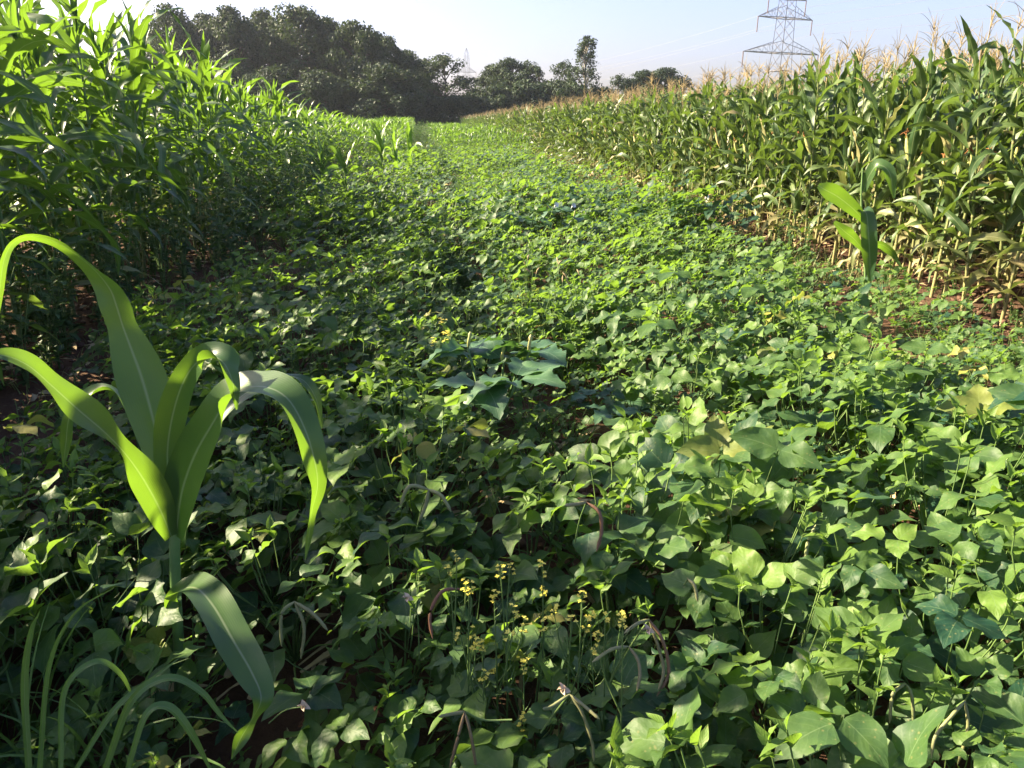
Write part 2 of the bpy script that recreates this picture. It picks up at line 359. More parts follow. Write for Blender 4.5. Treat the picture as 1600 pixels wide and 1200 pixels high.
# ------------------------------------------------------------------ maize templates
MW = ([0, 0.06, 0.2, 0.4, 0.6, 0.8, 0.93, 1.0], [0.55, 0.72, 0.95, 1.0, 0.86, 0.52, 0.2, 0.02])
def maize_leaf(g, base, L, W, az, e0, droop, power, mat, n=12, cols=4, twist=0.0, bend=0.0, tint=0.5, dry=0.0, wave=0.012, fold=0.3, ph=0.0):
    C, S, N, s, d = blade(L, e0, droop, power, az, n, twist, bend)
    w = W * interp(s, *MW)
    return ribbon(g, C + np.asarray(base), S, N, w, mat, cols, interp(s, [0, 0.25, 1], [fold * 1.8, fold, fold * 0.5]), wave, 3.2, tint, dry, ph)
def maize_template(rng, ripe, H, lod):
    """parts as (name, G); lod 0: every leaf apart, 1: foliage joined, 2: coarse"""
    mat = 'ripe_maize_leaf' if ripe else 'young_maize_leaf'
    stm = 'ripe_stalk' if ripe else 'green_stalk'
    n, cols, sides = ((13, 4, 7), (9, 2, 5), (6, 2, 3))[lod]
    parts = []
    st = G()
    hs = H * (0.86 if ripe else 0.80)
    lean = rng.normal(0, 0.03, 2)
    zz = np.linspace(0, 1, 9 if lod == 0 else 4)
    P = np.stack([lean[0] * zz ** 2 * hs, lean[1] * zz ** 2 * hs, zz * hs], -1)
    rad = interp(zz, [0, 0.1, 0.6, 1], [0.0155, 0.0135, 0.010, 0.005])
    tube(st, P, rad, stm, sides, 0.5, np.clip(0.5 - zz * 1.6, 0, 1).repeat(sides) if ripe else np.clip(0.25 - zz, 0, 1).repeat(sides))
    if lod == 0:                                        # nodes
        for k in range(1, 9):
            z = hs * (k / 9) ** 1.1
            c = np.array([lean[0] * (z / hs) ** 2 * hs, lean[1] * (z / hs) ** 2 * hs, z])
            r = np.interp(z / hs, [0, 0.1, 0.6, 1], [0.0155, 0.0135, 0.010, 0.005]) * 1.22
            tube(st, [c - [0, 0, 0.008], c, c + [0, 0, 0.008]], [r * 0.85, r, r * 0.85], stm, sides, 0.5, 0.45)
    parts.append(('stalk', st))
    nl = int(rng.integers(15, 19)) if ripe else int(rng.integers(11, 14))
    if lod == 2: nl -= 2
    az0 = rng.uniform(0, 6.28)
    fol = G()
    for k in range(nl):
        q = (k + rng.uniform(-.2, .2)) / (nl - 1)
        z = hs * (0.07 + 0.83 * np.clip(q, 0, 1)) if ripe else hs * (0.12 + 0.86 * np.clip(q, 0, 1))
        base = [lean[0] * (z / hs) ** 2 * hs, lean[1] * (z / hs) ** 2 * hs, z]
        az = az0 + (k % 2) * math.pi + rng.normal(0, 0.45)
        mid = math.sin(math.pi * np.clip(q, 0.1, 0.95)) ** 0.5
        if ripe:
            L = (0.30 + 0.34 * mid) * rng.uniform(0.75, 1.2) * H / 2.3
            W = rng.uniform(0.064, 0.094) * (0.72 + 0.35 * mid)
            e0 = math.radians(rng.uniform(58, 82) if q > 0.5 else rng.uniform(40, 74))
            droop = math.radians((rng.uniform(5, 60) if rng.random() < 0.45 else rng.uniform(80, 155)) if q > 0.25 else rng.uniform(110, 165))
            dry = float(np.clip(rng.normal(0.42 - 2.4 * q, 0.25), 0, 1)) + (0.5 if rng.random() < 0.07 else 0)
            power, tw = rng.uniform(0.6, 2.2), rng.normal(0, 1.0)
        else:
            L = (0.50 + 0.45 * mid) * rng.uniform(0.85, 1.15) * H / 2.4
            W = rng.uniform(0.078, 0.110) * (0.75 + 0.3 * mid)
            e0 = math.radians(rng.uniform(58, 82) if q > 0.6 else rng.uniform(38, 66))
            droop = math.radians(rng.uniform(30, 80) if q > 0.86 else rng.uniform(95, 150))
            dry = float(np.clip(rng.normal(0.25 - 2.2 * q, 0.2), 0, 1))
            power, tw = rng.uniform(0.9, 1.7), rng.normal(0, 0.7)
        lf = G() if lod == 0 else fol
        maize_leaf(lf, base, L, W, az, e0, droop, power, mat, n, cols, tw, rng.normal(0, 0.55), rng.uniform(0.0, 0.9), np.minimum(1, dry * np.linspace(0.6, 1.3, n)), 0.02, 0.35, rng.uniform(0, 6))
        if lod == 0: parts.append(('leaf', lf))
    if lod: parts.append(('foliage', fol))
    top = P[-1]
    if ripe:
        ts = G()
        nb = (12, 10, 9)[lod]
        m = (5, 4, 3)[lod]
        zz = np.linspace(0, 1, m)
        Lt = rng.uniform(0.24, 0.36)
        tube(ts, top + np.stack([lean[0] * zz * Lt, lean[1] * zz * Lt, zz * Lt], -1), 0.0042 * (1 - zz * 0.7), 'tassel', 3)
        for k in range(nb):
            a = rng.uniform(0, 6.28); sp = rng.uniform(0.25, 0.95); lb = rng.uniform(0.11, 0.23)
            r_ = sp * lb * zz ** 1.1
            zb = 0.02 + rng.uniform(0, 0.13) + lb * zz * math.cos(sp * 0.9) - 0.06 * sp * zz ** 2.5
            tube(ts, top + np.stack([np.cos(a) * r_, np.sin(a) * r_, zb], -1), (0.0027 if lod < 1 else 0.0042) * (1 - zz * 0.6), 'tassel', 3)
        parts.append(('tassel', ts))
        for k in range(1 if rng.random() < 0.75 else 0):
            a = az0 + rng.normal(0, 0.6); z = hs * rng.uniform(0.46, 0.58)
            b = np.array([lean[0] * (z / hs) ** 2 * hs, lean[1] * (z / hs) ** 2 * hs, z])
            tl = math.radians(rng.uniform(12, 32)); lg = rng.uniform(0.19, 0.25)
            m = 8 if lod == 0 else 5
            zz = np.linspace(0, 1, m)
            dirv = np.array([math.cos(a) * math.sin(tl), math.sin(a) * math.sin(tl), math.cos(tl)])
            pr = b + dirv * 0.02 + np.outer(zz * lg, dirv) + np.outer(0.012 * np.ones(m), [math.cos(a), math.sin(a), 0])
            e = G(); tube(e, pr, interp(zz, [0, 0.15, 0.5, 0.85, 1], [0.009, 0.022, 0.026, 0.015, 0.006]), 'husk', 8 if lod == 0 else 5, 0.5, float(rng.random() < 0.5) * 0.7)
            sk = G()
            for j in range(5 if lod == 0 else 2):
                o = rng.normal(0, 0.012, 3)
                tube(sk, [pr[-2], pr[-1] + dirv * 0.012, pr[-1] + dirv * 0.035 + o, pr[-1] + dirv * 0.04 + o * 2.2 - [0, 0, 0.015]], [0.007, 0.007, 0.005, 0.002], 'silk', 4)
            if lod == 2: e.join(sk)
            parts.append(('ear', e)) if lod == 2 else parts.append(('ear', e, sk))
    else:
        # rolled young leaves standing in the whorl
        w = G()
        for k in range(3):
            maize_leaf(w if lod else w, top - [0, 0, 0.1], rng.uniform(0.32, 0.5), 0.055, az0 + k * 2.2, math.radians(rng.uniform(76, 88)), math.radians(rng.uniform(5, 45)), 1.8, mat, n, 2, rng.normal(0, 0.4), 0, rng.uniform(0.5, 1.0), 0, 0.006, 0.7)
        parts.append(('whorl', w))
    return parts
def bake(tpl):
    """turn (name, G[, sub G]) into meshes once"""
    out = []
    for p in tpl:
        out.append((p[0], p[1].mesh(p[0]), p[2].mesh('silk') if len(p) > 2 else None))
    return out
def plant(baked, root):
    for nm, me, sub in baked:
        o = link(nm, me, root)
        if sub is not None: link('silk', sub, o)
def merged(tpl):
    g = G()
    for p in tpl:
        for q in p[1:]: g.join(q)
    g.arr()
    return g
def Mt(x, y, z, rz, s, sz=None, tilt=0.0):
    return Matrix.Translation((x, y, z)) @ Matrix.Rotation(rz, 4, 'Z') @ Matrix.Rotation(tilt, 4, 'X') @ Matrix.Diagonal((s, s, sz or s, 1))

RIPE0 = [maize_template(R, True, 2.35, 0) for _ in range(7)]
RIPE1 = [maize_template(R, True, 2.35, 1) for _ in range(9)]
RIPE2 = [maize_template(R, True, 2.35, 2) for _ in range(10)]
YOUNG0 = [maize_template(R, False, 2.5, 0) for _ in range(7)]
YOUNG1 = [maize_template(R, False, 2.5, 1) for _ in range(8)]
YOUNG2 = [maize_template(R, False, 2.5, 2) for _ in range(8)]
B_RIPE0, B_RIPE1, B_YOUNG0, B_YOUNG1 = [[bake(t) for t in T] for T in (RIPE0, RIPE1, YOUNG0, YOUNG1)]
M_RIPE1, M_RIPE2, M_YOUNG1, M_YOUNG2 = [[merged(t) for t in T] for T in (RIPE1, RIPE2, YOUNG1, YOUNG2)]
ORD = ['first', 'second', 'third', 'fourth', 'fifth', 'sixth', 'seventh', 'eighth', 'ninth', 'tenth', 'eleventh', 'twelfth', 'thirteenth', 'fourteenth', 'fifteenth', 'sixteenth', 'seventeenth', 'eighteenth', 'nineteenth', 'twentieth']
TENS = ['', '', 'twenty', 'thirty', 'forty', 'fifty', 'sixty', 'seventy', 'eighty', 'ninety']
def ordinal(i):
    if i < 20: return ORD[i]
    t, o = divmod(i + 1, 10)
    return (TENS[t] + '-' + ORD[o - 1]) if o else TENS[t][:-1] + 'ieth'

# ---- ripe maize on the right: rows along Y
def ripe_field():
    pts = []
    for r in range(9):
        x0 = 4.78 + 0.68 * r
        y = 2.6 + R.uniform(0, 0.2)
        while y < 96:
            pts.append((r, x0 + R.normal(0, 0.06), y, R.uniform(0.90, 1.12) * (1.04 if r > 1 else 1)))
            y += R.uniform(0.15, 0.24)
    def key(p):
        r, x, y, s = p
        inview = (y > 0.83 * x - 0.2)
        return math.hypot(x, y) * (1 + 0.55 * r) + (0 if inview else 500)
    pts.sort(key=key)
    stuff = G()
    cnt = [0] * 9
    things = sorted(pts[:260], key=lambda p: (p[0], p[2]))
    for r, x, y, s in things:
        d = math.hypot(x, y)
        i = cnt[r]; cnt[r] += 1
        if r == 0: lab = f'ripe tasselled maize stalk, {ordinal(i)} along the front row beside the bean field' if i < 60 else 'ripe tasselled maize stalk far along the front row beside the bean field'; grp = 'ripe maize in the front row'
        elif r == 1: lab = 'ripe tasselled maize stalk just behind the front row of the drying maize'; grp = 'ripe maize in the second row'
        else: lab = 'ripe maize seen mostly as tassel and upper leaves behind the outer rows'; grp = 'ripe maize in the inner rows'
        o = thing('ripe_maize_plant', lab, 'maize', (x, y, 0), R.uniform(0, 6.28), s, grp)
        o.rotation_euler = (R.normal(0, 0.035), R.normal(0, 0.035), R.uniform(0, 6.28))
        k = int(R.integers(0, 1000))
        plant(B_RIPE0[k % 7] if d < 9.0 and r < 2 else B_RIPE1[k % 9], o)
    for r, x, y, s in pts[260:]:
        if r >= 5 and R.random() < 0.35: continue
        T = M_RIPE1 if (r < 2 and y < 24) else M_RIPE2
        h = s * (1.0 - 0.10 * min(1, y / 90))
        stuff.join(T[int(R.integers(0, len(T)))], Mt(x, y, 0, R.uniform(0, 6.28), h, None, R.normal(0, 0.04)), R.normal(0, 0.12))
    o = kind(link('maize_field', stuff.mesh('maize_field')), 'stuff')
    tag(o, 'dense block of ripe tasselled maize receding towards the far trees', 'maize field')
ripe_field()

# ---- green maize on the left
def left_h(y):
    return float(np.interp(y, [0, 6, 8.5, 11, 16, 24, 36, 95], [2.75, 2.8, 2.95, 2.7, 2.3, 2.0, 1.85, 1.75]))
def young_field():
    pts = []
    for r in range(5):
        x0 = -3.05 - 0.75 * r
        y = 0.4 + R.uniform(0, 0.25) + 0.25 * r
        while y < 95:
            x = x0 + R.normal(0, 0.07)
            if r == 4 and y > 5: y += 5  # fifth row kept dense only at the near end, added for shade
            yy = y + (x + 3.05) * 0.42
            if not (2.40 < yy < 2.70 or 2.95 < yy < 3.28):  # gaps cut along the sun's direction to light the lone maize and left beans
                pts.append((r, x, y, R.uniform(0.90, 1.07)))
            y += R.uniform(0.24, 0.40) * (0.46 if y < 4.2 else 1 if y < 40 else 1.3)  # unseen near stretch packed tighter to shade the foreground beans
    pts.sort(key=lambda p: math.hypot(p[1], p[2]) * (1 + 0.45 * p[0]))
    cnt = [0] * 5
    stuff = G()
    for r, x, y, s in sorted(pts[:200], key=lambda p: (p[0], p[2])):
        i = cnt[r]; cnt[r] += 1
        if r == 0: lab = f'tall green maize with arching leaves, {ordinal(i)} plant along the row edging the soil strip' if i < 45 else 'green maize with arching leaves far along the row edging the soil strip'; grp = 'green maize in the outer row'
        else: lab = 'tall green maize standing behind the row that edges the soil strip'; grp = 'green maize behind the outer row'
        o = thing('green_maize_plant', lab, 'maize', (x, y, 0), 0, s * left_h(y) / 2.5, grp)
        o.rotation_euler = (R.normal(0, 0.05), R.normal(0, 0.05), R.uniform(0, 6.28))
        k = int(R.integers(0, 1000))
        plant(B_YOUNG0[k % 7] if math.hypot(x, y) < 9.5 and r < 2 else B_YOUNG1[k % 8], o)
    for r, x, y, s in pts[200:]:
        T = M_YOUNG1 if (y < 25) else M_YOUNG2
        k = s * left_h(y) / 2.5
        stuff.join(T[int(R.integers(0, len(T)))], Mt(x, y, 0, R.uniform(0, 6.28), k, None, R.normal(0, 0.05)), R.normal(0.05, 0.15))
    # low bright maize across the end of the bean field, with a lane through it
    for x0 in (-2.4, -1.7, -1.0, 0.75, 1.4, 2.1, 2.8, 3.5, 4.2):
        y = (27 if x0 < 0 else 31) + R.uniform(0, 3)
        while y < 95:
            k = (R.uniform(0.48, 0.76) if x0 < 0 else R.uniform(0.36, 0.60)) * (1 + 0.12 * min(1, (y - 27) / 40))
            stuff.join(M_YOUNG2[int(R.integers(0, 8))], Mt(x0 + R.normal(0, 0.08), y, 0, R.uniform(0, 6.28), k), R.normal(0.35, 0.15))
            y += R.uniform(0.28, 0.45) * (1 if y < 50 else 1.5)
    o = kind(link('green_maize_field', stuff.mesh('green_maize_field')), 'stuff')
    tag(o, 'green maize continuing in rows to the far end of the bean field', 'maize field')
young_field()

# ------------------------------------------------------------------ bean plants
BW = ([0, 0.03, 0.09, 0.18, 0.28, 0.40, 0.54, 0.68, 0.80, 0.90, 0.96, 1.0], [0.14, 0.52, 0.82, 0.97, 1.0, 0.95, 0.82, 0.60, 0.37, 0.17, 0.07, 0.01])
def leaflet(g, base, L, W, az, e0, droop, roll, mat='bean_leaf', n=9, cols=4, tint=0.5, dry=0.0, fold=0.22, wave=0.006, rng=R, helio=0.0):
    C, S, N, s, d = blade(L, e0, droop, 1.0, az, n, rng.normal(0, 0.25), rng.normal(0, 0.25))
    c, q = math.cos(roll), math.sin(roll)
    S, N = S * c + N * q, N * c - S * q
    if helio:                                             # leaves turn part way to the sun
        m = Vector(N.mean(0)).normalized(); t = Vector((SUN_DIR.x, SUN_DIR.y - 0.25, 0.8)).normalized()
        A = np.array(Matrix.Rotation(m.angle(t) * helio, 3, m.cross(t).normalized())).T
        C, S, N = C @ A, S @ A, N @ A
    w = W * interp(s, *BW)
    return ribbon(g, C + np.asarray(base), S, N, w, mat, cols, fold, wave, rng.uniform(1.0, 2.2), tint, dry, rng.uniform(0, 6))
def bean_template(rng, lod, big=1.0, erect=1.0):
    n, cols = ((12, 6), (7, 4), (4, 2))[lod]
    st, sh = G(), G()
    leaves = []
    nn = (22, 16, 11)[lod]
    az0 = rng.uniform(0, 6.28)
    H = 0.50 * erect
    for i in range(nn):
        a = az0 + i * 2.39996 + rng.normal(0, 0.3)
        q = (i + 0.5) / nn
        r = 0.05 + 0.31 * math.sqrt(q) * rng.uniform(0.7, 1.2)
        z = H * (1.0 - 0.6 * q * q) * (rng.uniform(0.35, 0.8) if i % 3 == 2 else rng.uniform(0.72, 1.12))
        node = np.array([math.cos(a) * r, math.sin(a) * r, z])
        stem = np.array([math.cos(a) * r * 0.35, math.sin(a) * r * 0.35, z * 0.45])
        if lod < 2:
            mid = (stem + node) / 2 + [math.cos(a) * 0.03, math.sin(a) * 0.03, -0.01]
            pts = spline([[0, 0, 0], stem, mid, node], 6 if lod == 0 else 4)
            tube(st, pts, np.linspace(0.0042, 0.0018, len(pts)), 'bean_stem', 4 if lod == 0 else 3)
        L0 = rng.choice([rng.uniform(0.062, 0.095), rng.uniform(0.095, 0.135)], p=[0.4, 0.6]) * big
        t0 = float(np.clip(rng.normal(0.26 + 0.22 * (1 - q), 0.20), 0, 1))
        base_e = rng.normal(-0.05, 0.35)
        yellow = 0.0 if rng.random() > 0.006 else rng.uniform(0.3, 0.6)
        for j, (da, k) in enumerate(((0, 1.0), (1.75, 0.92), (-1.75, 0.92))):
            aa = a + da + rng.normal(0, 0.2)
            L = L0 * k * rng.uniform(0.88, 1.1)
            off = np.array([math.cos(a), math.sin(a), 0.1]) * (0.028 if j == 0 else 0.004) + np.array([math.cos(aa), math.sin(aa), 0]) * 0.006
            lf = G()
            leaflet(lf, node + off, L, L * rng.uniform(0.64, 0.82), aa, base_e + rng.normal(0.15, 0.3), rng.uniform(0.2, 0.95), rng.normal(0, 0.35), 'bean_leaf', n, cols, t0 + rng.normal(0.05, 0.07), yellow, rng.uniform(0.03, 0.27), 0.009 * big, rng, float(np.clip(rng.normal(0.45, 0.25), 0, 0.85)))
            leaves.append(lf)
    for i in range((5, 4, 2)[lod]):                     # pale young tips
        a = rng.uniform(0, 6.28); r = rng.uniform(0.02, 0.2); z = H * rng.uniform(0.95, 1.12)
        c = np.array([math.cos(a) * r, math.sin(a) * r, z])
        if lod < 2: tube(sh, spline([c * [0.5, 0.5, 0.55], c * [0.9, 0.9, 0.8], c], 4), 0.002, 'bean_stem', 3)
        for j in range(4):
            aa = a + j * 1.7 + rng.normal(0, 0.3); L = rng.uniform(0.035, 0.075)
            leaflet(sh, c - [0, 0, 0.012 * j], L, L * 0.5, aa, rng.uniform(0.3, 1.2), rng.uniform(0.1, 0.7), rng.normal(0, 0.3), 'bean_leaf', 5 if lod == 0 else 4, 2, rng.uniform(0.85, 1.35), 0, 0.45, 0.002, rng)
    if lod == 0: return [('stem', st)] + [('leaf', l) for l in leaves] + [('young_leaves', sh)]
    f = G()
    for l in leaves: f.join(l)
    return ([('stem', st)] if lod < 2 else []) + [('foliage', f), ('young_leaves', sh)]
BEAN0 = [bean_template(R, 0, R.uniform(0.98, 1.2), R.uniform(0.88, 1.12)) for _ in range(14)]
BEAN1 = [bean_template(R, 1, R.uniform(1.05, 1.25), R.uniform(0.85, 1.15)) for _ in range(10)]
BEAN2 = [bean_template(R, 2, R.uniform(0.85, 1.05), R.uniform(0.85, 1.15)) for _ in range(10)]
B_BEAN0, B_BEAN1 = [bake(t) for t in BEAN0], [bake(t) for t in BEAN1]
M_BEAN1, M_BEAN2 = [merged(t) for t in BEAN1], [merged(t) for t in BEAN2]
BEANS = []
def bean_zone(x, y):
    if y < 2.3:
        if x < -0.45: return 'bean plant crowded round the stem of the lone young maize', 'beans round the lone maize'
        if x < 0.75: return 'dark broad-leaved bean plant growing among the yellow mustard flowers', 'beans round the mustard flowers'
        return 'sunlit broad-leaved bean plant at the near corner away from the lone maize', 'beans at the sunny near corner'
    if y < 4.2:
        if x < -0.3: return 'bean plant between the lone young maize and the bare soil strip', 'beans beside the soil strip'
        if x < 1.0: return 'shaded bean plant around the large thornapple in the middle of the field', 'beans round the thornapple'
        return 'bean plant lit by low sun between the thornapple and the ripe maize', 'beans between thornapple and ripe maize'
    if x < 0.2: return 'bean plant in the shadow of the green maize beyond the soil strip', 'shaded beans along the green maize'
    if x < 2.4: return 'bean plant in the middle rows behind the thornapple', 'beans behind the thornapple'
    return 'sunlit bean plant along the foot of the ripe maize', 'beans along the ripe maize'
def bean_field():
    pts = []
    row = 0
    for x0 in np.arange(-2.0, 4.55, 0.37):
        y = 0.55 + R.uniform(0, 0.3)
        while y < 32:
            x = x0 + R.normal(0, 0.08)
            edge = -1.75 + 0.25 * math.sin(y * 0.9) if y < 9 else -2.1
            if y < 3.2: edge = -2.1
            ok = x > edge and x < (3.95 + 0.2 * math.sin(y * 1.3) if y > 3.4 else 4.3)
            if 0.15 < x < 0.62 and 2.35 < y < 3.0: ok = False          # bare patch
            if 0.1 < x < 0.75 and 3.3 < y < 4.0 and R.random() < 0.4: ok = False    # thornapple and grass
            hgt_ = vnoise(x * 1.1, y * 0.45, 4.0)
            if y > 4 and hgt_ < -1.05 and R.random() < 0.7: ok = False
            if y > 5 and abs(((x + 0.35) % 1.5) - 0.75) < 0.17 and R.random() < 0.6: ok = False      # furrows
            if y > 4.6 and abs(x - 0.2 - 0.022 * y) < 0.22 and R.random() < 0.42: ok = False      # open furrow up the middle
            if ok: pts.append((x, y))
            y += R.uniform(0.32, 0.46) * (0.78 if y < 2.6 else 1.0)
        row += 1
    def inview(x, y):
        return -0.62 * y - 1.0 < x < 0.83 * y + 1.0
    pts.sort(key=lambda p: math.hypot(*p) + (0 if inview(*p) else 300))
    for i, (x, y) in enumerate(pts[:300]):
        lab, grp = bean_zone(x, y)
        s = R.uniform(0.82, 1.15) * (1 + 0.13 * float(vnoise(x * 1.1, y * 0.45, 4.0)))
        if y < 1.3: s *= 0.88
        if -1.1 < x < -0.3 and y < 1.25: s *= 0.7
        if -0.35 < x < 0.65 and 0.9 < y < 1.75: s *= 0.8
        if 0.0 < x < 1.1 and 2.6 < y < 4.0: s *= 0.72
        if y > 3.0: s *= 0.9
        if x > 3.1 and y > 3.4: s *= 0.68
        if -1.15 < x < -0.3 and y < 1.75: s *= 0.62
        o = thing('bean_plant', lab, 'bean plant', (x, y, 0), R.uniform(0, 6.28), s, grp)
        o.rotation_euler = (R.normal(0, 0.1), R.normal(0, 0.1), R.uniform(-0.8, 0.8))
        k = int(R.integers(0, 1000))
        plant(B_BEAN0[k % 14] if math.hypot(x, y) < 5.6 else B_BEAN1[k % 10], o)
        BEANS.append(o)
    for lm, (lx, ly), txt in (('beans round the lone maize', (-0.76, 1.6), 'bean plant, {} out from the stem of the lone young maize'),
                              ('beans round the mustard flowers', (0.15, 1.35), 'dark bean plant, {} out from the middle of the mustard flowers'),
                              ('beans round the thornapple', (0.4, 3.4), 'shaded bean plant, {} out from the large thornapple stem'),
                              ('beans at the sunny near corner', (2.0, 1.2), 'sunlit bean plant, {} out from the near corner below the ripe maize'),
                              ('beans beside the soil strip', (-1.9, 2.4), 'bean plant, {} from the near end of the soil strip')):
        for i, o in enumerate(sorted((o for o in BEANS if o['group'] == lm), key=lambda o: math.hypot(o.location.x - lx, o.location.y - ly))):
            if i < 20: o['label'] = txt.format(ORD[i])
    st = G()
    for x, y in pts[300:]:
        if not inview(x, y) and y < 1.2 and abs(x) > 3: continue
        T = M_BEAN1 if y < 13 else M_BEAN2
        st.join(T[int(R.integers(0, len(T)))], Mt(x, y, 0, R.uniform(-0.8, 0.8), R.uniform(0.75, 1.3) * (1 + 0.22 * float(vnoise(x * 1.1, y * 0.45, 4.0))), None, R.normal(0, 0.1)), R.normal(-0.15, 0.16))
    o = kind(link('bean_field', st.mesh('bean_field')), 'stuff')
    tag(o, 'low bean foliage covering the far part of the field', 'beans')
bean_field()

# ------------------------------------------------------------------ the lone young maize in front
def px_ribbon(g, pts, n, cols, mat, tint, fold=0.25, wave=0.004, waves=3.0, dry=0.0, ph=0.0):
    """pts: (u, v, depth, width in photo pixels, roll in degrees)"""
    Q = []
    for u, v, d, w, r in pts:
        p = at_depth(u, v, d)
        Q.append([*p, w / FPX * (p - EYEV).dot(_fw), math.radians(r)])
    Q = spline(Q, n)
    C, W, rl = Q[:, :3], np.maximum(Q[:, 3], 0.0015), Q[:, 4]
    T = norm(np.gradient(C, axis=0))
    V = norm(C - np.array(EYEV))
    S = norm(np.cross(T, V)); N = np.cross(S, T)
    N = norm(np.where((np.sum(N * V, -1) > 0)[:, None], -N, N))
    S2 = S * np.cos(rl)[:, None] + N * np.sin(rl)[:, None]
    N2 = N * np.cos(rl)[:, None] - S * np.sin(rl)[:, None]
    W = W / np.maximum(np.abs(np.cos(rl)), 0.4)
    return ribbon(g, C, S2, N2, W, mat, cols, fold, wave, waves, tint, dry, ph)
def lone_maize():
    base = at_depth(284, 1128, 1.62); base.z = 0
    o = thing('young_maize_plant', 'knee high single young maize with wide backlit leaves standing among the beans', 'maize', base)
    inv = Matrix.Translation(-base)
    def part(nm, g):
        m = g.mesh(nm); m.transform(inv)
        return link(nm, m, o)
    P = [base + Vector((0, 0, -0.02)), at_depth(281, 1040, 1.62), at_depth(275, 930, 1.62), at_depth(273, 850, 1.62), at_depth(274, 800, 1.62)]
    g = G(); tube(g, spline([list(p) for p in P], 22), np.interp(np.linspace(0, 1, 22), [0, 0.5, 0.8, 1], [0.016, 0.0135, 0.0135, 0.018]), 'green_stalk', 12)
    part('stalk', g)
    y = 'young_maize_leaf'
    leaves = [
        ([(270, 838, 1.62, 22, 30), (262, 780, 1.63, 38, 20), (252, 715, 1.65, 54, 10), (238, 650, 1.68, 74, 0), (222, 592, 1.71, 82, -5), (205, 545, 1.73, 68, -10), (192, 510, 1.74, 48, -15), (182, 478, 1.74, 47, -25), (172, 452, 1.74, 38, -40), (150, 424, 1.73, 26, -58), (122, 400, 1.70, 20, -66), (85, 377, 1.66, 14, -66), (45, 369, 1.62, 9, -60), (18, 382, 1.58, 10, -40), (5, 412, 1.55, 13, -20), (0, 452, 1.54, 12, -10), (-4, 500, 1.54, 3, 0)], 0.95, 0.22),
        ([(272, 836, 1.61, 24, -20), (264, 760, 1.60, 40, -20), (262, 700, 1.60, 46, -15), (272, 640, 1.59, 50, -10), (290, 590, 1.57, 46, -10), (316, 560, 1.53, 38, -30), (344, 562, 1.48, 36, -60), (362, 592, 1.45, 24, -40), (370, 640, 1.44, 3, -20)], 0.8, 0.3),
        ([(275, 838, 1.61, 30, -25), (284, 770, 1.59, 62, -30), (304, 712, 1.57, 62, -30), (332, 662, 1.55, 54, -35), (358, 622, 1.53, 46, -55), (385, 606, 1.50, 36, -68), (420, 606, 1.46, 40, -60), (452, 626, 1.43, 46, -45), (477, 672, 1.40, 50, -30), (492, 722, 1.39, 42, -15), (496, 760, 1.39, 22, -45), (487, 800, 1.39, 11, -60), (483, 835, 1.39, 12, -20), (477, 874, 1.39, 2, 0)], 0.6, 0.3),
        ([(268, 838, 1.60, 26, 15), (250, 796, 1.57, 50, 10), (226, 752, 1.54, 52, 18), (198, 712, 1.51, 36, 45), (165, 677, 1.48, 36, 55), (122, 640, 1.45, 44, 45), (80, 602, 1.42, 40, 45), (42, 570, 1.39, 28, 50), (0, 555, 1.36, 16, 55), (-40, 566, 1.33, 3, 40)], 0.45, 0.3),
        ([(276, 952, 1.60, 20, 10), (268, 938, 1.57, 24, 40), (284, 921, 1.52, 28, -60), (308, 920, 1.46, 42, -50), (334, 948, 1.39, 60, -25), (364, 1000, 1.31, 64, -15), (393, 1050, 1.25, 56, -10), (408, 1090, 1.21, 38, -25), (395, 1122, 1.19, 14, -65), (377, 1152, 1.17, 24, -20), (362, 1186, 1.16, 2, 0)], 0.45, 0.28),
        ([(274, 800, 1.66, 20, 0), (310, 700, 1.76, 26, -20), (370, 625, 1.84, 26, -45), (430, 594, 1.90, 13, -65), (470, 592, 1.92, 13, -60), (494, 624, 1.92, 15, -35), (503, 668, 1.92, 3, -20)], 0.4, 0.3),
        ([(268, 810, 1.66, 20, 20), (232, 690, 1.76, 24, 40), (182, 614, 1.82, 12, 65), (138, 618, 1.84, 13, 60), (110, 648, 1.84, 19, 20), (103, 692, 1.84, 17, 5), (99, 730, 1.84, 2, 0)], 0.7, 0.3),
    ]
    for pts, t, f in leaves:
        g = G(); px_ribbon(g, [(a, b, c, d * 0.9, e) for a, b, c, d, e in pts], 60, 8, y, t * 0.75, f, 0.009, 3.3, 0, R.uniform(0, 6)); part('leaf', g)
lone_maize()

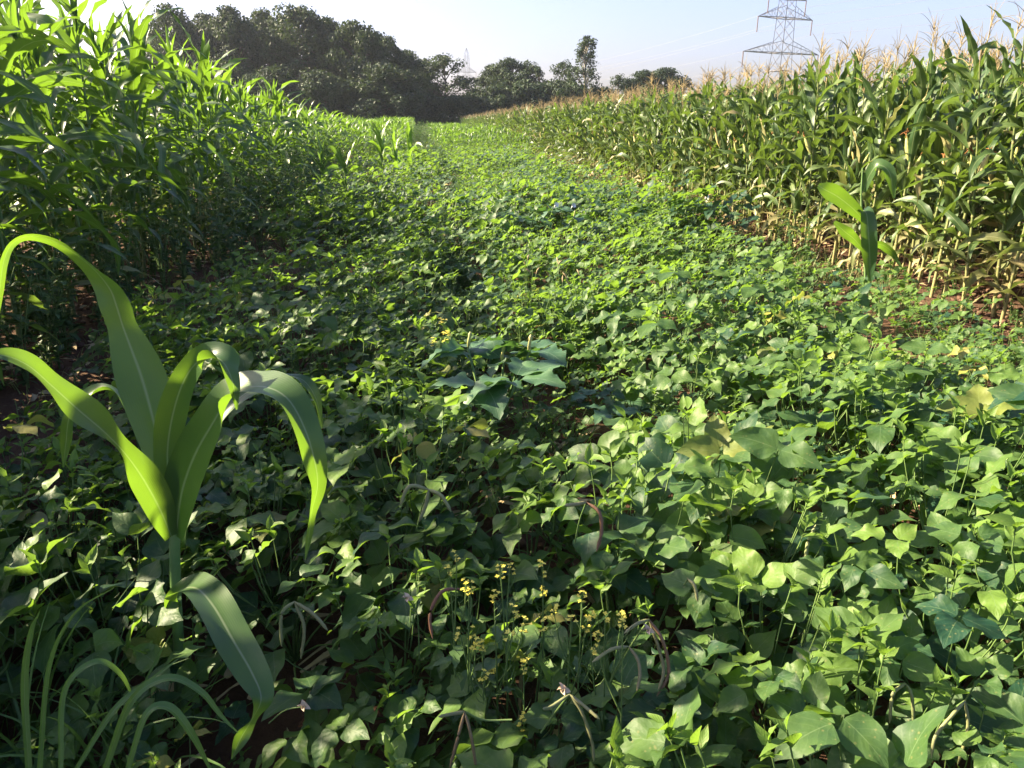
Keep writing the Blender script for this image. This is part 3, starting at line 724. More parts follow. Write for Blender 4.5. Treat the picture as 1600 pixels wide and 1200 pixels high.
# ------------------------------------------------------------------ maize standing alone by the ripe rows, and four in the bean rows
def stray_maize():
    base = at_depth(1356, 462, 6.35); base.z = 0
    o = thing('young_maize_plant', 'dark green broad-leaved maize standing apart before the ripe maize row', 'maize', base)
    inv = Matrix.Translation(-base)
    g = G(); tube(g, spline([list(base), list(at_depth(1352, 385, 6.35)), list(at_depth(1346, 320, 6.35)), list(at_depth(1348, 262, 6.35))], 12), np.linspace(0.014, 0.007, 12), 'green_stalk', 8)
    m = g.mesh('stalk'); m.transform(inv); link('stalk', m, o)
    D = 6.35
    for pts, t in (
        ([(1350, 345, D, 8, 0), (1335, 328, D - .05, 20, 10), (1310, 308, D - .1, 27, 15), (1290, 297, D - .15, 24, 20), (1278, 290, D - .15, 8, 20)], 0.75),
        ([(1350, 392, D, 6, 0), (1335, 374, D - .05, 15, 10), (1320, 362, D - .1, 18, 15), (1303, 347, D - .12, 6, 20)], 0.7),
        ([(1348, 328, D, 14, -30), (1354, 335, D - .12, 20, -40), (1357, 365, D - .17, 24, -10), (1359, 400, D - .17, 22, 0), (1360, 440, D - .17, 4, 0)], 0.25),
        ([(1349, 300, D, 8, 0), (1358, 275, D - .03, 16, -20), (1372, 258, D - .1, 14, -50), (1390, 270, D - .16, 18, -20), (1397, 310, D - .17, 3, 0)], 0.4),
        ([(1352, 400, D, 6, 0), (1372, 382, D + .05, 12, 30), (1392, 392, D + .1, 10, 40), (1410, 420, D + .1, 3, 20)], 0.3)):
        g = G(); px_ribbon(g, pts, 20, 4, 'young_maize_leaf', t, 0.3, 0.01, 2.0); m = g.mesh('leaf'); m.transform(inv); link('leaf', m, o)
    for q, (u, v, d, s, lab) in enumerate(((508, 335, 13.6, 1.0, 'half grown maize at the edge of the beans with a drooping blue-green leaf'), (543, 332, 13.2, 0.88, 'shorter half grown maize close beside another at the bean edge'),
                            (598, 300, 18.4, 1.12, 'pale glowing maize catching the sun at the far bean edge'), (620, 300, 18.0, 0.95, 'slim maize between two sunlit ones at the far bean edge'), (643, 296, 19.0, 1.05, 'sunlit maize nearest the dark lane at the far bean edge'))):
        p = at_depth(u, v, d)
        o = thing('half_grown_maize_plant', lab, 'maize', (p.x, p.y, 0), 0.5 * q - 0.4, s, 'half grown maize in the bean rows')
        rg = np.random.default_rng(520 + q)
        sg = G(); tube(sg, spline([[0, 0, 0], [0.01, 0, 0.5], [0.02, 0.01, 1.0]], 9), np.linspace(0.015, 0.008, 9), 'green_stalk', 7)
        t = [('stalk', sg)]
        for k in range(8):
            lf = G(); z = 0.35 + 0.09 * k
            up_ = k > 4
            maize_leaf(lf, [0.018 * z, 0.008 * z, z], rg.uniform(0.55, 0.85), rg.uniform(0.10, 0.135), 0.3 + (k % 2) * 3.14 + rg.normal(0, 0.35), math.radians(rg.uniform(70, 84)), math.radians(rg.uniform(10, 60) if up_ else rg.uniform(90, 165)), rg.uniform(1.2, 2.2), 'young_maize_leaf', 14, 4, rg.normal(0, 0.8), rg.normal(0, 0.3), 1.15 if q > 1 else 0.75, 0.0, 0.014, 0.35, rg.uniform(0, 6))  # sunlit look of the far plants is put into a paler leaf tint
            t.append(('leaf', lf))
        plant(bake(t), o)
stray_maize()

# ------------------------------------------------------------------ thornapple plants
def lobed_leaf(g, base, L, W, az, e0, droop, roll, tint, n=22, rng=R):
    C, S, N, s, d = blade(L, e0, droop, 1.2, az, n, rng.normal(0, 0.2), rng.normal(0, 0.2))
    c, q = math.cos(roll), math.sin(roll)
    S, N = S * c + N * q, N * c - S * q
    tooth = 1 - 0.34 * ((s * 4.3 + 0.15) % 1.0) * (s > 0.08)
    w = W * interp(s, [0, 0.05, 0.15, 0.3, 0.45, 0.7, 0.9, 1], [0.12, 0.5, 0.95, 1.08, 1.0, 0.68, 0.26, 0.02]) * tooth
    return ribbon(g, C + np.asarray(base), S, N, w, 'datura_leaf', 6, 0.16, 0.010, 2.3, tint, 0, rng.uniform(0, 6))
def thornapple(loc, s, lab, seed, flowers=3):
    rng = np.random.default_rng(seed)
    o = thing('thornapple_plant', lab, 'thornapple', loc, 0, s)
    st = G(); tube(st, spline([[0, 0, 0], [0.01, 0, 0.1], [0, 0.01, 0.2]], 6), [0.012] * 6, 'green_stalk', 7)
    tips = []
    for i in range(5):
        a = i * 1.26 + rng.normal(0, 0.2)
        r, z = rng.uniform(0.14, 0.32), rng.uniform(0.30, 0.47)
        e = np.array([math.cos(a) * r, math.sin(a) * r, z])
        tube(st, spline([[0, 0, 0.17], e * [0.55, 0.55, 0.62], e], 8), np.linspace(0.009, 0.005, 8), 'green_stalk', 6)
        tips.append((a, e))
    link('stem', st.mesh('stem'), o)
    for a, e in tips:
        for k in range(4):
            aa = a + (-1.3, 0.1, 1.3, 2.6)[k] + rng.normal(0, 0.3)
            L = rng.uniform(0.16, 0.25) * (0.75 if k == 3 else 1)
            g = G(); b = e + np.array([math.cos(aa), math.sin(aa), -0.1]) * 0.03
            lobed_leaf(g, b, L, L * 0.78, aa, rng.uniform(-0.1, 0.5), rng.uniform(0.4, 1.2), rng.normal(0, 0.25), rng.uniform(0.1, 0.7), rng=rng)
            link('leaf', g.mesh('leaf'), o)
    for k in range(flowers):
        a, e = tips[k % 5]
        t = e + np.array([rng.normal(0, 0.02), rng.normal(0, 0.02), 0.0])
        g = G(); tube(g, spline([t, t + [0.004, 0, 0.03], t + [0.012, 0.008, 0.062]], 7), [0.004, 0.007, 0.0075, 0.007, 0.006, 0.009, 0.004], 'husk', 7)
        link('flower_bud', g.mesh('flower_bud'), o)
    return o
p = at_height(770, 705, 0.02)
thornapple((p.x, p.y, 0), 1.22, 'large blue-green thornapple with toothed leaves and pale buds among the beans', 3)
p = at_height(845, 395, 0.02)
def white_trumpet(o, loc):
    g = G(); P = spline([loc, loc + np.array([0.01, -0.01, 0.02]), loc + np.array([0.02, -0.03, 0.035])], 7)
    tube(g, P, [0.003, 0.004, 0.005, 0.007, 0.010, 0.017, 0.024], 'petal_white', 10); link('flower', g.mesh('flower'), o)
o = thornapple((p.x, p.y, 0), 1.35, 'thornapple with white trumpet flowers standing in the far bean rows', 8, 1)
for f in ((0.1, -0.1, 0.44), (0.28, 0.0, 0.42)): white_trumpet(o, np.array(f))
p = at_height(1085, 375, 0.02)
o = thornapple((p.x, p.y, 0), 1.15, 'thornapple leaning at the foot of the ripe maize', 21, 1)
white_trumpet(o, np.array((0.05, -0.1, 0.52)))
p = at_height(965, 705, 0.02)
thornapple((p.x, p.y, 0), 0.62, 'small thornapple seedling with toothed leaves beside the larger one', 15, 0)

# ------------------------------------------------------------------ mustard plants with yellow flowers
def mustard(u, v, hz, lab, seed, s=1.0, heads=3):
    rng = np.random.default_rng(seed)
    hz = hz + 0.05
    top = at_height(u, v, hz)
    o = thing('mustard_plant', lab, 'wild mustard', (top.x, top.y, 0), 0, 1, 'yellow flowered mustard plants')
    st = G(); stems = []
    zb = hz
    main = spline([[0, 0, 0], [rng.normal(0, 0.012), rng.normal(0, 0.012), zb * 0.5], [0, 0, zb]], 9)
    tube(st, main, np.linspace(0.0035, 0.0013, 9), 'bean_stem', 5); stems.append(main[-1])
    for k in range(heads - 1):
        a = rng.uniform(0, 6.28); z0 = zb * rng.uniform(0.45, 0.7); r = rng.uniform(0.03, 0.075); z1 = zb - rng.uniform(0.02, 0.13)
        b = spline([main[5] * [1, 1, 0] + [0, 0, z0], [math.cos(a) * r * 0.7, math.sin(a) * r * 0.7, (z0 + z1) / 2], [math.cos(a) * r, math.sin(a) * r, z1]], 6)
        tube(st, b, np.linspace(0.0022, 0.001, 6), 'bean_stem', 4); stems.append(b[-1])
    for e in stems:                                       # thin seed pods up the stem
        for k in range(7):
            a = rng.uniform(0, 6.28); z = -0.03 - 0.018 * k
            tube(st, [e + [0, 0, z], e + [math.cos(a) * 0.012, math.sin(a) * 0.012, z + 0.012], e + [math.cos(a) * 0.02, math.sin(a) * 0.02, z + 0.03]], [0.0006, 0.001, 0.0005], 'bean_stem', 3)
    link('stem', st.mesh('stem'), o)
    for e in stems:
        fl = G()
        for k in range(int(rng.integers(5, 10))):
            a = rng.uniform(0, 6.28); r = rng.uniform(0.003, 0.014) * s; c = e + [math.cos(a) * r, math.sin(a) * r, rng.uniform(-0.026, 0.012)]
            for j in range(4):
                aa = a + j * 1.571
                leaflet(fl, c, 0.0085 * s, 0.007 * s, aa, rng.uniform(0.0, 0.7), 0.5, 0, 'petal_yellow', 4, 2, 0.5, 0, 0.1, 0, rng)
            tube(fl, [e + [0, 0, -0.02], c], [0.0006, 0.0006], 'bean_stem', 3)
        link('flower_cluster', fl.mesh('flower_cluster'), o)
    for k in range(4):
        a = rng.uniform(0, 6.28); z = zb * rng.uniform(0.25, 0.7); lf = G()
        L = rng.uniform(0.05, 0.10)
        C, S, N, s_, d = blade(L, rng.uniform(0.1, 0.7), rng.uniform(0.4, 1.1), 1.1, a, 12)
        w = L * 0.42 * interp(s_, [0, 0.2, 0.6, 1], [0.2, 0.6, 1.0, 0.05]) * (0.75 + 0.25 * np.cos(s_ * 22))
        ribbon(lf, C + np.array([0, 0, z]), S, N, w, 'weed_leaf', 4, 0.15, 0.003, 3, rng.uniform(0.5, 1.0)); link('leaf', lf.mesh('leaf'), o)
for i, (u, v, hz, h, lab) in enumerate((
        (714, 862, 0.66, 3, 'tallest mustard stem with its bright yellow head above a curved brown pod'),
        (733, 912, 0.60, 2, 'mustard stem with one round yellow head just below the tallest'),
        (772, 925, 0.60, 4, 'mustard with a stack of yellow heads in the middle of its patch'),
        (782, 888, 0.62, 2, 'slender mustard topped by a single yellow head behind the stacked heads'),
        (848, 885, 0.58, 3, 'thin mustard with sparse pale heads at the back of the patch'),
        (893, 960, 0.56, 3, 'mustard with small scattered yellow heads leaning over dark bean leaves'),
        (945, 968, 0.56, 3, 'mustard with two yellow heads near the drooping bean pods'),
        (973, 968, 0.58, 2, 'mustard with a golden head closest to the drooping brown pods'),
        (718, 985, 0.50, 2, 'low mustard with a pale yellow head under the tallest stem'),
        (752, 1000, 0.47, 3, 'low mustard mostly in seed at the front of the patch'),
        (818, 1035, 0.45, 2, 'short mustard with a lone orange-yellow head in front of the patch'),
        (910, 925, 0.58, 2, 'thin mustard stem with a small golden bud between the others'))):
    mustard(u, v, hz, lab, 100 + i, 0.74, h)
p_ = at_height(692, 500, 0.55)
mustard(692, 500, 0.55, 'solitary yellow mustard beyond the thornapple in the shaded beans', 150, 1.6, 4)

# ------------------------------------------------------------------ pods and flowers of the near bean plants
def nearest_bean(p):
    return min(BEANS[:150], key=lambda o: (o.location.x - p.x) ** 2 + (o.location.y - p.y) ** 2)
USED = {}
def add_part(o, nm, g):
    m = g.mesh(nm)
    m.transform(o.matrix_basis.inverted())
    return link(nm, m, o)
def pods(hub, stalk, ends, depth, lab, wid=7.0):
    """hub, stalk and pod points in photo pixels at one depth; ends: (list of points, dryness)"""
    h = at_depth(*hub, depth)
    o = nearest_bean(h)
    if o.name not in USED: o['label'] = lab; USED[o.name] = 1
    g = G(); tube(g, spline([list(at_depth(u, v, depth + 0.02)) for u, v in stalk] + [list(h)], 10), 0.0022, 'bean_stem', 6); add_part(o, 'flower_stalk', g)
    for pts, dry in ends:
        q = spline([list(h)] + [list(at_depth(u, v, depth - 0.02 * (k + 1))) for k, (u, v) in enumerate(pts)], 16)
        s = np.linspace(0, 1, 16)
        r = wid / FPX * depth / 2 * interp(s, [0, 0.08, 0.2, 0.9, 1], [0.35, 0.7, 1, 0.9, 0.2]) * (1 + 0.10 * np.sin(s * 60))
        g = G(); tube(g, q, r, 'pod', 7, 0.5, dry); add_part(o, 'pod', g)
pods((720, 920), [(735, 960), (736, 935)], [([(690, 925), (672, 960), (676, 998)], 1.0)], 1.42, 'bean plant with a single brown pod curving down beside the mustard')
pods((1014, 968), [(960, 1055), (985, 1010)], [([(1035, 1000), (1045, 1050), (1026, 1088)], 0.9), ([(1030, 1015), (1037, 1050), (1028, 1080)], 0.4), ([(995, 975), (975, 990)], 0.3)], 1.32, 'bean plant with long arched brown pods beside the golden mustard head')
pods((982, 1010), [(950, 1075), (965, 1040)], [([(996, 1030), (1000, 1055), (995, 1080)], 0.5), ([(955, 1015), (925, 1035)], 0.25)], 1.28, 'bean plant whose pods droop either side of a pale stalk')
pods((726, 1112), [(800, 1125), (755, 1125)], [([(716, 1150), (703, 1200)], 0.75), ([(736, 1150), (745, 1205)], 0.7), ([(705, 1116), (685, 1120)], 0.4)], 1.12, 'bean plant with three brown pods hanging from one bent stalk')
pods((890, 1085), [(845, 1145), (870, 1110)], [([(910, 1115), (925, 1160), (928, 1190)], 0.35), ([(915, 1105), (937, 1124)], 0.3), ([(860, 1105), (848, 1108)], 0.2)], 1.18, 'bean plant with a cream flower above thin green pods')
pods((916, 785), [(898, 850), (905, 815)], [([(936, 800), (940, 830), (932, 862)], 0.95), ([(900, 788), (882, 790)], 0.4)], 1.75, 'bean plant with two upright pale stalks and a dark hooked pod at the bare soil')
pods((460, 940), [(430, 975), (445, 950)], [([(475, 980), (470, 1030)], 0.3), ([(440, 960), (440, 1010)], 0.2), ([(490, 960), (512, 985)], 0.3)], 1.55, 'bean plant with three slim green pods between the lone maize leaves')
pods((1415, 1068), [(1352, 1110), (1370, 1076)], [([(1395, 1085), (1390, 1130)], 0.2), ([(1425, 1090), (1428, 1150)], 0.15)], 1.30, 'bean plant with a pair of green pods hanging from a hooked stalk')
pods((1508, 1095), [(1455, 1165), (1475, 1120)], [([(1512, 1140), (1496, 1195)], 0.3), ([(1490, 1115), (1462, 1150), (1455, 1185)], 0.2)], 1.22, 'bean plant with a forked pair of pods near the sunniest big leaves')
pods((1075, 905), [(1060, 945), (1066, 920)], [([(1085, 915), (1090, 940)], 0.3)], 1.6, 'bean plant with one little pod among the shaded leaves')
pods((670, 765), [(650, 830), (660, 790)], [([(690, 775), (705, 800)], 0.2), ([(665, 790), (655, 815)], 0.3), ([(640, 760), (625, 790)], 0.2)], 1.95, 'bean plant with slim pods over dark leaves behind the mustard')
pods((1275, 820), [(1310, 860), (1300, 825)], [([(1262, 850), (1258, 885)], 0.1)], 1.85, 'bean plant with a pale hooked shoot in the sunlit leaves')
def flower(u, v, depth, stalk=None):
    c = np.array(at_depth(u, v, depth)); o = nearest_bean(at_depth(u, v, depth))
    g = G()
    for k in range(5):
        leaflet(g, c, 0.017, 0.013, 2.2 + k * 1.25, 1.1 - 0.35 * k, 0.7, 0.2 * k, 'petal_cream', 6, 2, 0.5, 0, 0.5, 0.002)
    add_part(o, 'flower', g)
    if stalk:
        s = G(); tube(s, spline([list(at_depth(a, b, depth + 0.02)) for a, b in stalk] + [list(c)], 8), 0.0018, 'bean_stem', 5); add_part(o, 'flower_stalk', s)
flower(637, 935, 1.45, [(655, 1030), (652, 960)])
flower(880, 1078, 1.18)
flower(1012, 985, 1.30)
flower(475, 1104, 1.32, [(420, 1130), (445, 1110)])

# ------------------------------------------------------------------ grasses
def grass_tuft(loc, lab, seed, nb=16, L=(0.25, 0.55), W=(0.008, 0.014), heads=0, group=None, mat='grass_blade', rad=0.04, tint=(0.3, 0.9)):
    rng = np.random.default_rng(seed)
    o = thing('grass_tuft', lab, 'grass tuft', loc, 0, 1, group)
    bl = G()
    for k in range(nb):
        a = rng.uniform(0, 6.28); b = [rng.normal(0, rad), rng.normal(0, rad), 0]
        l = rng.uniform(*L)
        C, S, N, s, d = blade(l, math.radians(rng.uniform(62, 86)), math.radians(rng.uniform(20, 130)), 1.7, a, 12, rng.normal(0, 0.8))
        g = G()
        ribbon(g, C + np.array(b), S, N, rng.uniform(*W) * interp(s, [0, 0.2, 0.6, 1], [0.7, 1, 0.8, 0.05]), mat, 2, 0.3, 0, 1, rng.uniform(*tint))
        if W[1] > 0.011: link('blade', g.mesh('blade'), o)
        else: bl.join(g)
    if bl.n: link('blades', bl.mesh('blades'), o)
    for k in range(heads):
        a = rng.uniform(0, 6.28); h = rng.uniform(0.5, 0.72); r = rng.uniform(0.03, 0.14)
        P = spline([[0, 0, 0], [math.cos(a) * r * 0.4, math.sin(a) * r * 0.4, h * 0.6], [math.cos(a) * r, math.sin(a) * r, h], [math.cos(a) * (r + 0.04), math.sin(a) * (r + 0.04), h + 0.05]], 14)
        g = G(); tube(g, P[:11], 0.0012, 'bean_stem', 4)
        tube(g, P[9:], [0.002, 0.0055, 0.006, 0.0055, 0.002], 'tassel', 6); link('seed_head', g.mesh('seed_head'), o)
    return o
for i, (u, v, z, lab) in enumerate(((60, 1210, 0.05, 'coarse grass tuft with upright blades below the lone maize'), (175, 1225, 0.05, 'coarse grass tuft with arching blades at the foot of the lone maize'), (-10, 1150, 0.05, 'coarse grass tuft cut by the edge of the view'))):
    p = at_height(u, v, z)
    o = grass_tuft((p.x, p.y, 0), lab, 40 + i, 26, (0.32, 0.62), (0.008, 0.0135), 0, 'coarse grass by the lone maize', rad=0.05)
    if i == 1:
        for pts in ([(165, 1200, 1.08, 12, 10), (205, 1095, 1.12, 15, 10), (262, 1060, 1.15, 14, -40), (312, 1080, 1.16, 12, -30), (345, 1118, 1.16, 8, -10), (372, 1145, 1.16, 2, 0)],
                    [(95, 1200, 1.12, 9, 0), (100, 1080, 1.18, 11, 20), (148, 1035, 1.22, 11, -40), (188, 1054, 1.24, 9, -30), (211, 1098, 1.24, 2, 0)],
                    [(200, 1200, 1.05, 10, 0), (228, 1118, 1.08, 13, -20), (262, 1106, 1.1, 16, -45), (298, 1145, 1.1, 14, -20), (330, 1205, 1.1, 4, 0)],
                    [(62, 1200, 1.15, 10, 0), (76, 1045, 1.2, 9, 10), (115, 960, 1.22, 5, 20), (178, 918, 1.22, 2, 20)],
                    [(120, 1200, 1.12, 9, 0), (180, 1108, 1.16, 12, -20), (240, 1060, 1.2, 8, -20), (280, 1028, 1.22, 2, -20)],
                    [(45, 1200, 1.15, 12, 0), (38, 1070, 1.2, 14, 10), (48, 990, 1.22, 10, 0), (62, 955, 1.22, 2, 0)]):
            g = G(); px_ribbon(g, [(a, b, c, d * 0.8, e) for a, b, c, d, e in pts], 28, 4, 'grass_blade', R.uniform(0.5, 0.95), 0.35, 0); add_part(o, 'blade', g)
for i, (u, v, n) in enumerate(((840, 720, 26), (880, 735, 22), (800, 735, 18), (905, 700, 20), (860, 690, 22))):
    p = at_height(u, v, 0.0)
    grass_tuft((p.x, p.y, 0), 'fine grass tuft growing under the thornapple leaves', 60 + i, n, (0.15, 0.36), (0.004, 0.008), 0, 'fine grass under the thornapple')
for i, (u, v) in enumerate(((820, 575), (858, 580), (905, 570), (876, 560))):
    p = at_height(u, v, 0.0)
    grass_tuft((p.x, p.y, 0), 'foxtail grass with tan seed heads behind the thornapple', 70 + i, 16, (0.25, 0.5), (0.004, 0.008), 3, 'foxtail grass behind the thornapple')

# ------------------------------------------------------------------ weeds along the green maize and the soil strip
def weed_template(rng, H, small, n):
    st, fo = G(), G()
    for k in range(5):
        a = rng.uniform(0, 6.28); r = rng.uniform(0.05, 0.3) * H; h = H * rng.uniform(0.6, 1.0)
        P = spline([[0, 0, 0], [math.cos(a) * r * 0.3, math.sin(a) * r * 0.3, h * 0.5], [math.cos(a) * r, math.sin(a) * r, h]], 8)
        tube(st, P, np.linspace(0.004, 0.0015, 8), 'bean_stem', 4)
        for j in range(n):
            q = rng.uniform(0.15, 1.0); c = P[min(7, int(q * 8))] + rng.normal(0, 0.01, 3)
            L = small * rng.uniform(0.6, 1.3) * (1.2 - 0.5 * q)
            leaflet(fo, c, L, L * rng.uniform(0.35, 0.6), rng.uniform(0, 6.28), rng.uniform(-0.2, 0.8), rng.uniform(0.2, 0.9), rng.normal(0, 0.3), 'weed_leaf', 5, 2, rng.uniform(0.0, 0.8), 0.7 if rng.random() < 0.03 else 0, 0.2, 0.002, rng)
    return [('stem', st), ('foliage', fo)]
WEEDS = [weed_template(R, R.uniform(0.5, 0.75), R.uniform(0.05, 0.085), 16) for _ in range(6)]
LOWW = [weed_template(R, R.uniform(0.12, 0.22), R.uniform(0.025, 0.045), 10) for _ in range(5)]
B_WEED, B_LOW = [bake(t) for t in WEEDS], [bake(t) for t in LOWW]
M_WEED, M_LOW = [merged(t) for t in WEEDS], [merged(t) for t in LOWW]
nw = 0
for y in np.arange(3.4, 24, 0.25):
    for rep in range(3):
        x = R.uniform(-3.6, -2.7) if rep else R.uniform(-2.7, -2.15 if y > 7.5 else -2.5)
        o = thing('weed_plant', 'bushy small-leaved weed growing at the foot of the green maize', 'weed', (x, y + R.uniform(-.1, .1), 0), R.uniform(0, 6.28), R.uniform(0.9, 1.6) * (1.15 if y > 7 else 0.95), 'weeds under the green maize')
        plant(B_WEED[int(R.integers(0, 6))], o)
for i in range(34):
    y = 7 + 20 * R.random(); x = R.uniform(-1.6, 3.8) if i > 12 else R.uniform(0.1, 0.9)
    o = thing('tall_weed', 'leafy weed standing a little above the bean rows', 'weed', (x, y, 0), R.uniform(0, 6.28), R.uniform(0.8, 1.35), 'weeds among the bean rows')
    plant(B_WEED[int(R.integers(0, 6))], o)
for i in range(70):
    y = R.uniform(2.6, 9.5); x = R.uniform(-2.75, -1.9)
    o = thing('seedling', 'tiny weed seedling on the bare soil strip beside the green maize', 'seedling', (x, y, 0), R.uniform(0, 6.28), R.uniform(0.6, 1.2), 'seedlings on the soil strip')
    plant(B_LOW[int(R.integers(0, 5))], o)
p = at_height(1250, 432, 0.0)
for i, (u, v) in enumerate(((1232, 420), (1258, 432), (1210, 405))):
    p = at_height(u, v, 0)
    o = thing('feathery_weed', 'grey-green feathery weed leaning on the ripe maize stalks', 'weed', (p.x, p.y, 0), i * 1.3, 1.15, 'feathery weeds by the ripe maize')
    plant(B_WEED[i % 6], o)
for i, (u, v, lab) in enumerate(((1345, 1140, 'narrow-leaved dark weed in a gap between the near beans'), (1230, 1150, 'small narrow-leaved weed shaded by the near bean leaves'))):
    p = at_height(u, v, 0.15)
    o = thing('narrow_leaved_weed', lab, 'weed', (p.x, p.y, 0), 0, 1)
    rng = np.random.default_rng(300 + i); st, fo = G(), G()
    for k in range(4):
        a = rng.uniform(0, 6.28); h = rng.uniform(0.2, 0.34)
        P = spline([[0, 0, 0], [math.cos(a) * 0.02, math.sin(a) * 0.02, h * .5], [math.cos(a) * 0.05, math.sin(a) * 0.05, h]], 10)
        tube(st, P, 0.0018, 'bean_stem', 4)
        for j in range(22):
            c = P[2 + j % 8]; L = rng.uniform(0.02, 0.038)
            leaflet(fo, c, L, L * 0.3, rng.uniform(0, 6.28), rng.uniform(0.3, 1.0), 0.3, 0, 'datura_leaf', 5, 2, 0.6, 0, 0.2, 0, rng)
    link('stem', st.mesh('stem'), o); link('foliage', fo.mesh('foliage'), o)
# low dry grass and weeds at the foot of the ripe maize, far field weeds, meadow beyond the green maize
st = G()
def blades_at(g, x, y, n, h, dry, rng=R, w=0.006):
    for k in range(n):
        C, S, N, s, d = blade(rng.uniform(0.5, 1.1) * h, math.radians(rng.uniform(55, 88)), math.radians(rng.uniform(10, 100)), 1.6, rng.uniform(0, 6.28), 4)
        ribbon(g, C + np.array([x + rng.normal(0, 0.06), y + rng.normal(0, 0.06), 0]), S, N, w * np.array([1, 1, 0.7, 0.1]), 'grass_blade', 1, 0.0, 0, 1, rng.uniform(0.2, 1), dry * rng.uniform(0.5, 1))
for i in range(650):
    y = 6 + 26 * R.random() ** 0.9
    blades_at(st, R.uniform(4.0, 4.7), y, 5, R.uniform(0.08, 0.3), 0.75)
for i in range(260):
    blades_at(st, R.uniform(-3.0, -1.9), R.uniform(3, 12), 4, 0.14, 0.25)
for i in range(200):
    blades_at(st, R.uniform(-0.35, 0.6), R.uniform(14, 40), 4, 0.4, 0.15, R, 0.012)
kind(link('grass', st.mesh('grass')), 'stuff')['label'] = 'thin dry and green grass on the bare ground along the maize'
st = G()
for i in range(420):
    x = -6.6 - 9 * R.random() ** 1.3; y = R.uniform(4, 50)
    st.join(M_WEED[int(R.integers(0, 6))], Mt(x, y, 0, R.uniform(0, 6.28), R.uniform(0.8, 1.6)), 0.3)
for i in range(200):
    st.join(M_LOW[int(R.integers(0, 5))], Mt(R.uniform(3.9, 5.1), R.uniform(3.6, 9), 0, R.uniform(0, 6.28), R.uniform(0.5, 1.1)), 0.2)
for i in range(160):
    st.join(M_LOW[int(R.integers(0, 5))], Mt(R.uniform(3.9, 4.7), R.uniform(8, 28), 0, R.uniform(0, 6.28), R.uniform(0.7, 1.5)), 0.2)
for i in range(240):
    st.join(M_LOW[int(R.integers(0, 5))], Mt(0.2 + R.uniform(-0.2, 0.25), R.uniform(4.6, 9), 0, R.uniform(0, 6.28), R.uniform(0.8, 1.6)), 0.0)
for i in range(110):
    st.join(M_WEED[int(R.integers(0, 6))], Mt(R.uniform(-0.8, 0.7), R.uniform(48, 92), 0, R.uniform(0, 6.28), R.uniform(1.4, 2.5)), 0.3)
for i in range(140):
    st.join(M_WEED[int(R.integers(0, 6))], Mt(R.uniform(-0.6, 0.9), R.uniform(24, 60), 0, R.uniform(0, 6.28), R.uniform(0.9, 1.6)), 0.1)
kind(link('undergrowth', st.mesh('undergrowth')), 'stuff')['label'] = 'rough weeds beyond the green maize and along the field edges'
# clods and fallen dry leaves
st = G()
def clod(g, x, y, r):
    th = np.arange(6) / 6 * 6.283
    prof = [(0.05, 0.75), (0.75, 0.55), (1.0, 0.05), (0.6, -0.3)]
    V = []
    for pr, pz in prof:
        k = r * R.uniform(0.75, 1.2, 6)
        V.append(np.stack([x + np.cos(th) * pr * k, y + np.sin(th) * pr * k, np.full(6, pz * r) + 0.005], -1))
    i = np.arange(3)[:, None] * 6 + np.arange(6)[None]; j = np.arange(3)[:, None] * 6 + (np.arange(6)[None] + 1) % 6
    f = np.stack([i, i + 6, j + 6, j], -1).reshape(-1, 4)
    V = np.concatenate(V); g.add(V, f, np.zeros((len(V), 3)), 0, 'clod')
for i in range(2600):
    a = R.random() if i < 1500 else 0.6
    if a < 0.45: x, y = R.uniform(-3.2, -1.6), R.uniform(2, 10)
    elif a < 0.75: x, y = R.uniform(4.0, 5.8), R.uniform(3.5, 14)
    else: x, y = R.uniform(0.0, 0.8), R.uniform(1.5, 4)
    clod(st, x, y, R.uniform(0.008, 0.035))
kind(link('soil_clods', st.mesh('soil_clods')), 'stuff')['label'] = 'crumbly red-brown soil clods on the bare ground'
st = G()
for i in range(1000):
    x, y = (R.uniform(-1, 3.2), R.uniform(0.7, 4)) if i >= 700 else (R.uniform(3.9, 6.2), 3.5 + 14 * R.random() ** 1.3) if i < 520 else (R.uniform(-3.1, -1.8), R.uniform(2.5, 10))
    L = R.uniform(0.06, 0.3)
    C, S, N, s, d = blade(L, R.uniform(-0.1, 0.35), R.uniform(0.2, 0.8), 1, R.uniform(0, 6.28), 5, R.normal(0, 1.0))
    ribbon(st, C + np.array([x, y, 0.015 + R.uniform(0, 0.03)]), S, N, R.uniform(0.008, 0.04) * np.array([0.5, 1, 1, 0.7, 0.1]), 'straw', 2, 0.3, 0.006, 2)
kind(link('fallen_leaves', st.mesh('fallen_leaves')), 'stuff')['label'] = 'dry tan maize leaves littering the soil under the stalks'

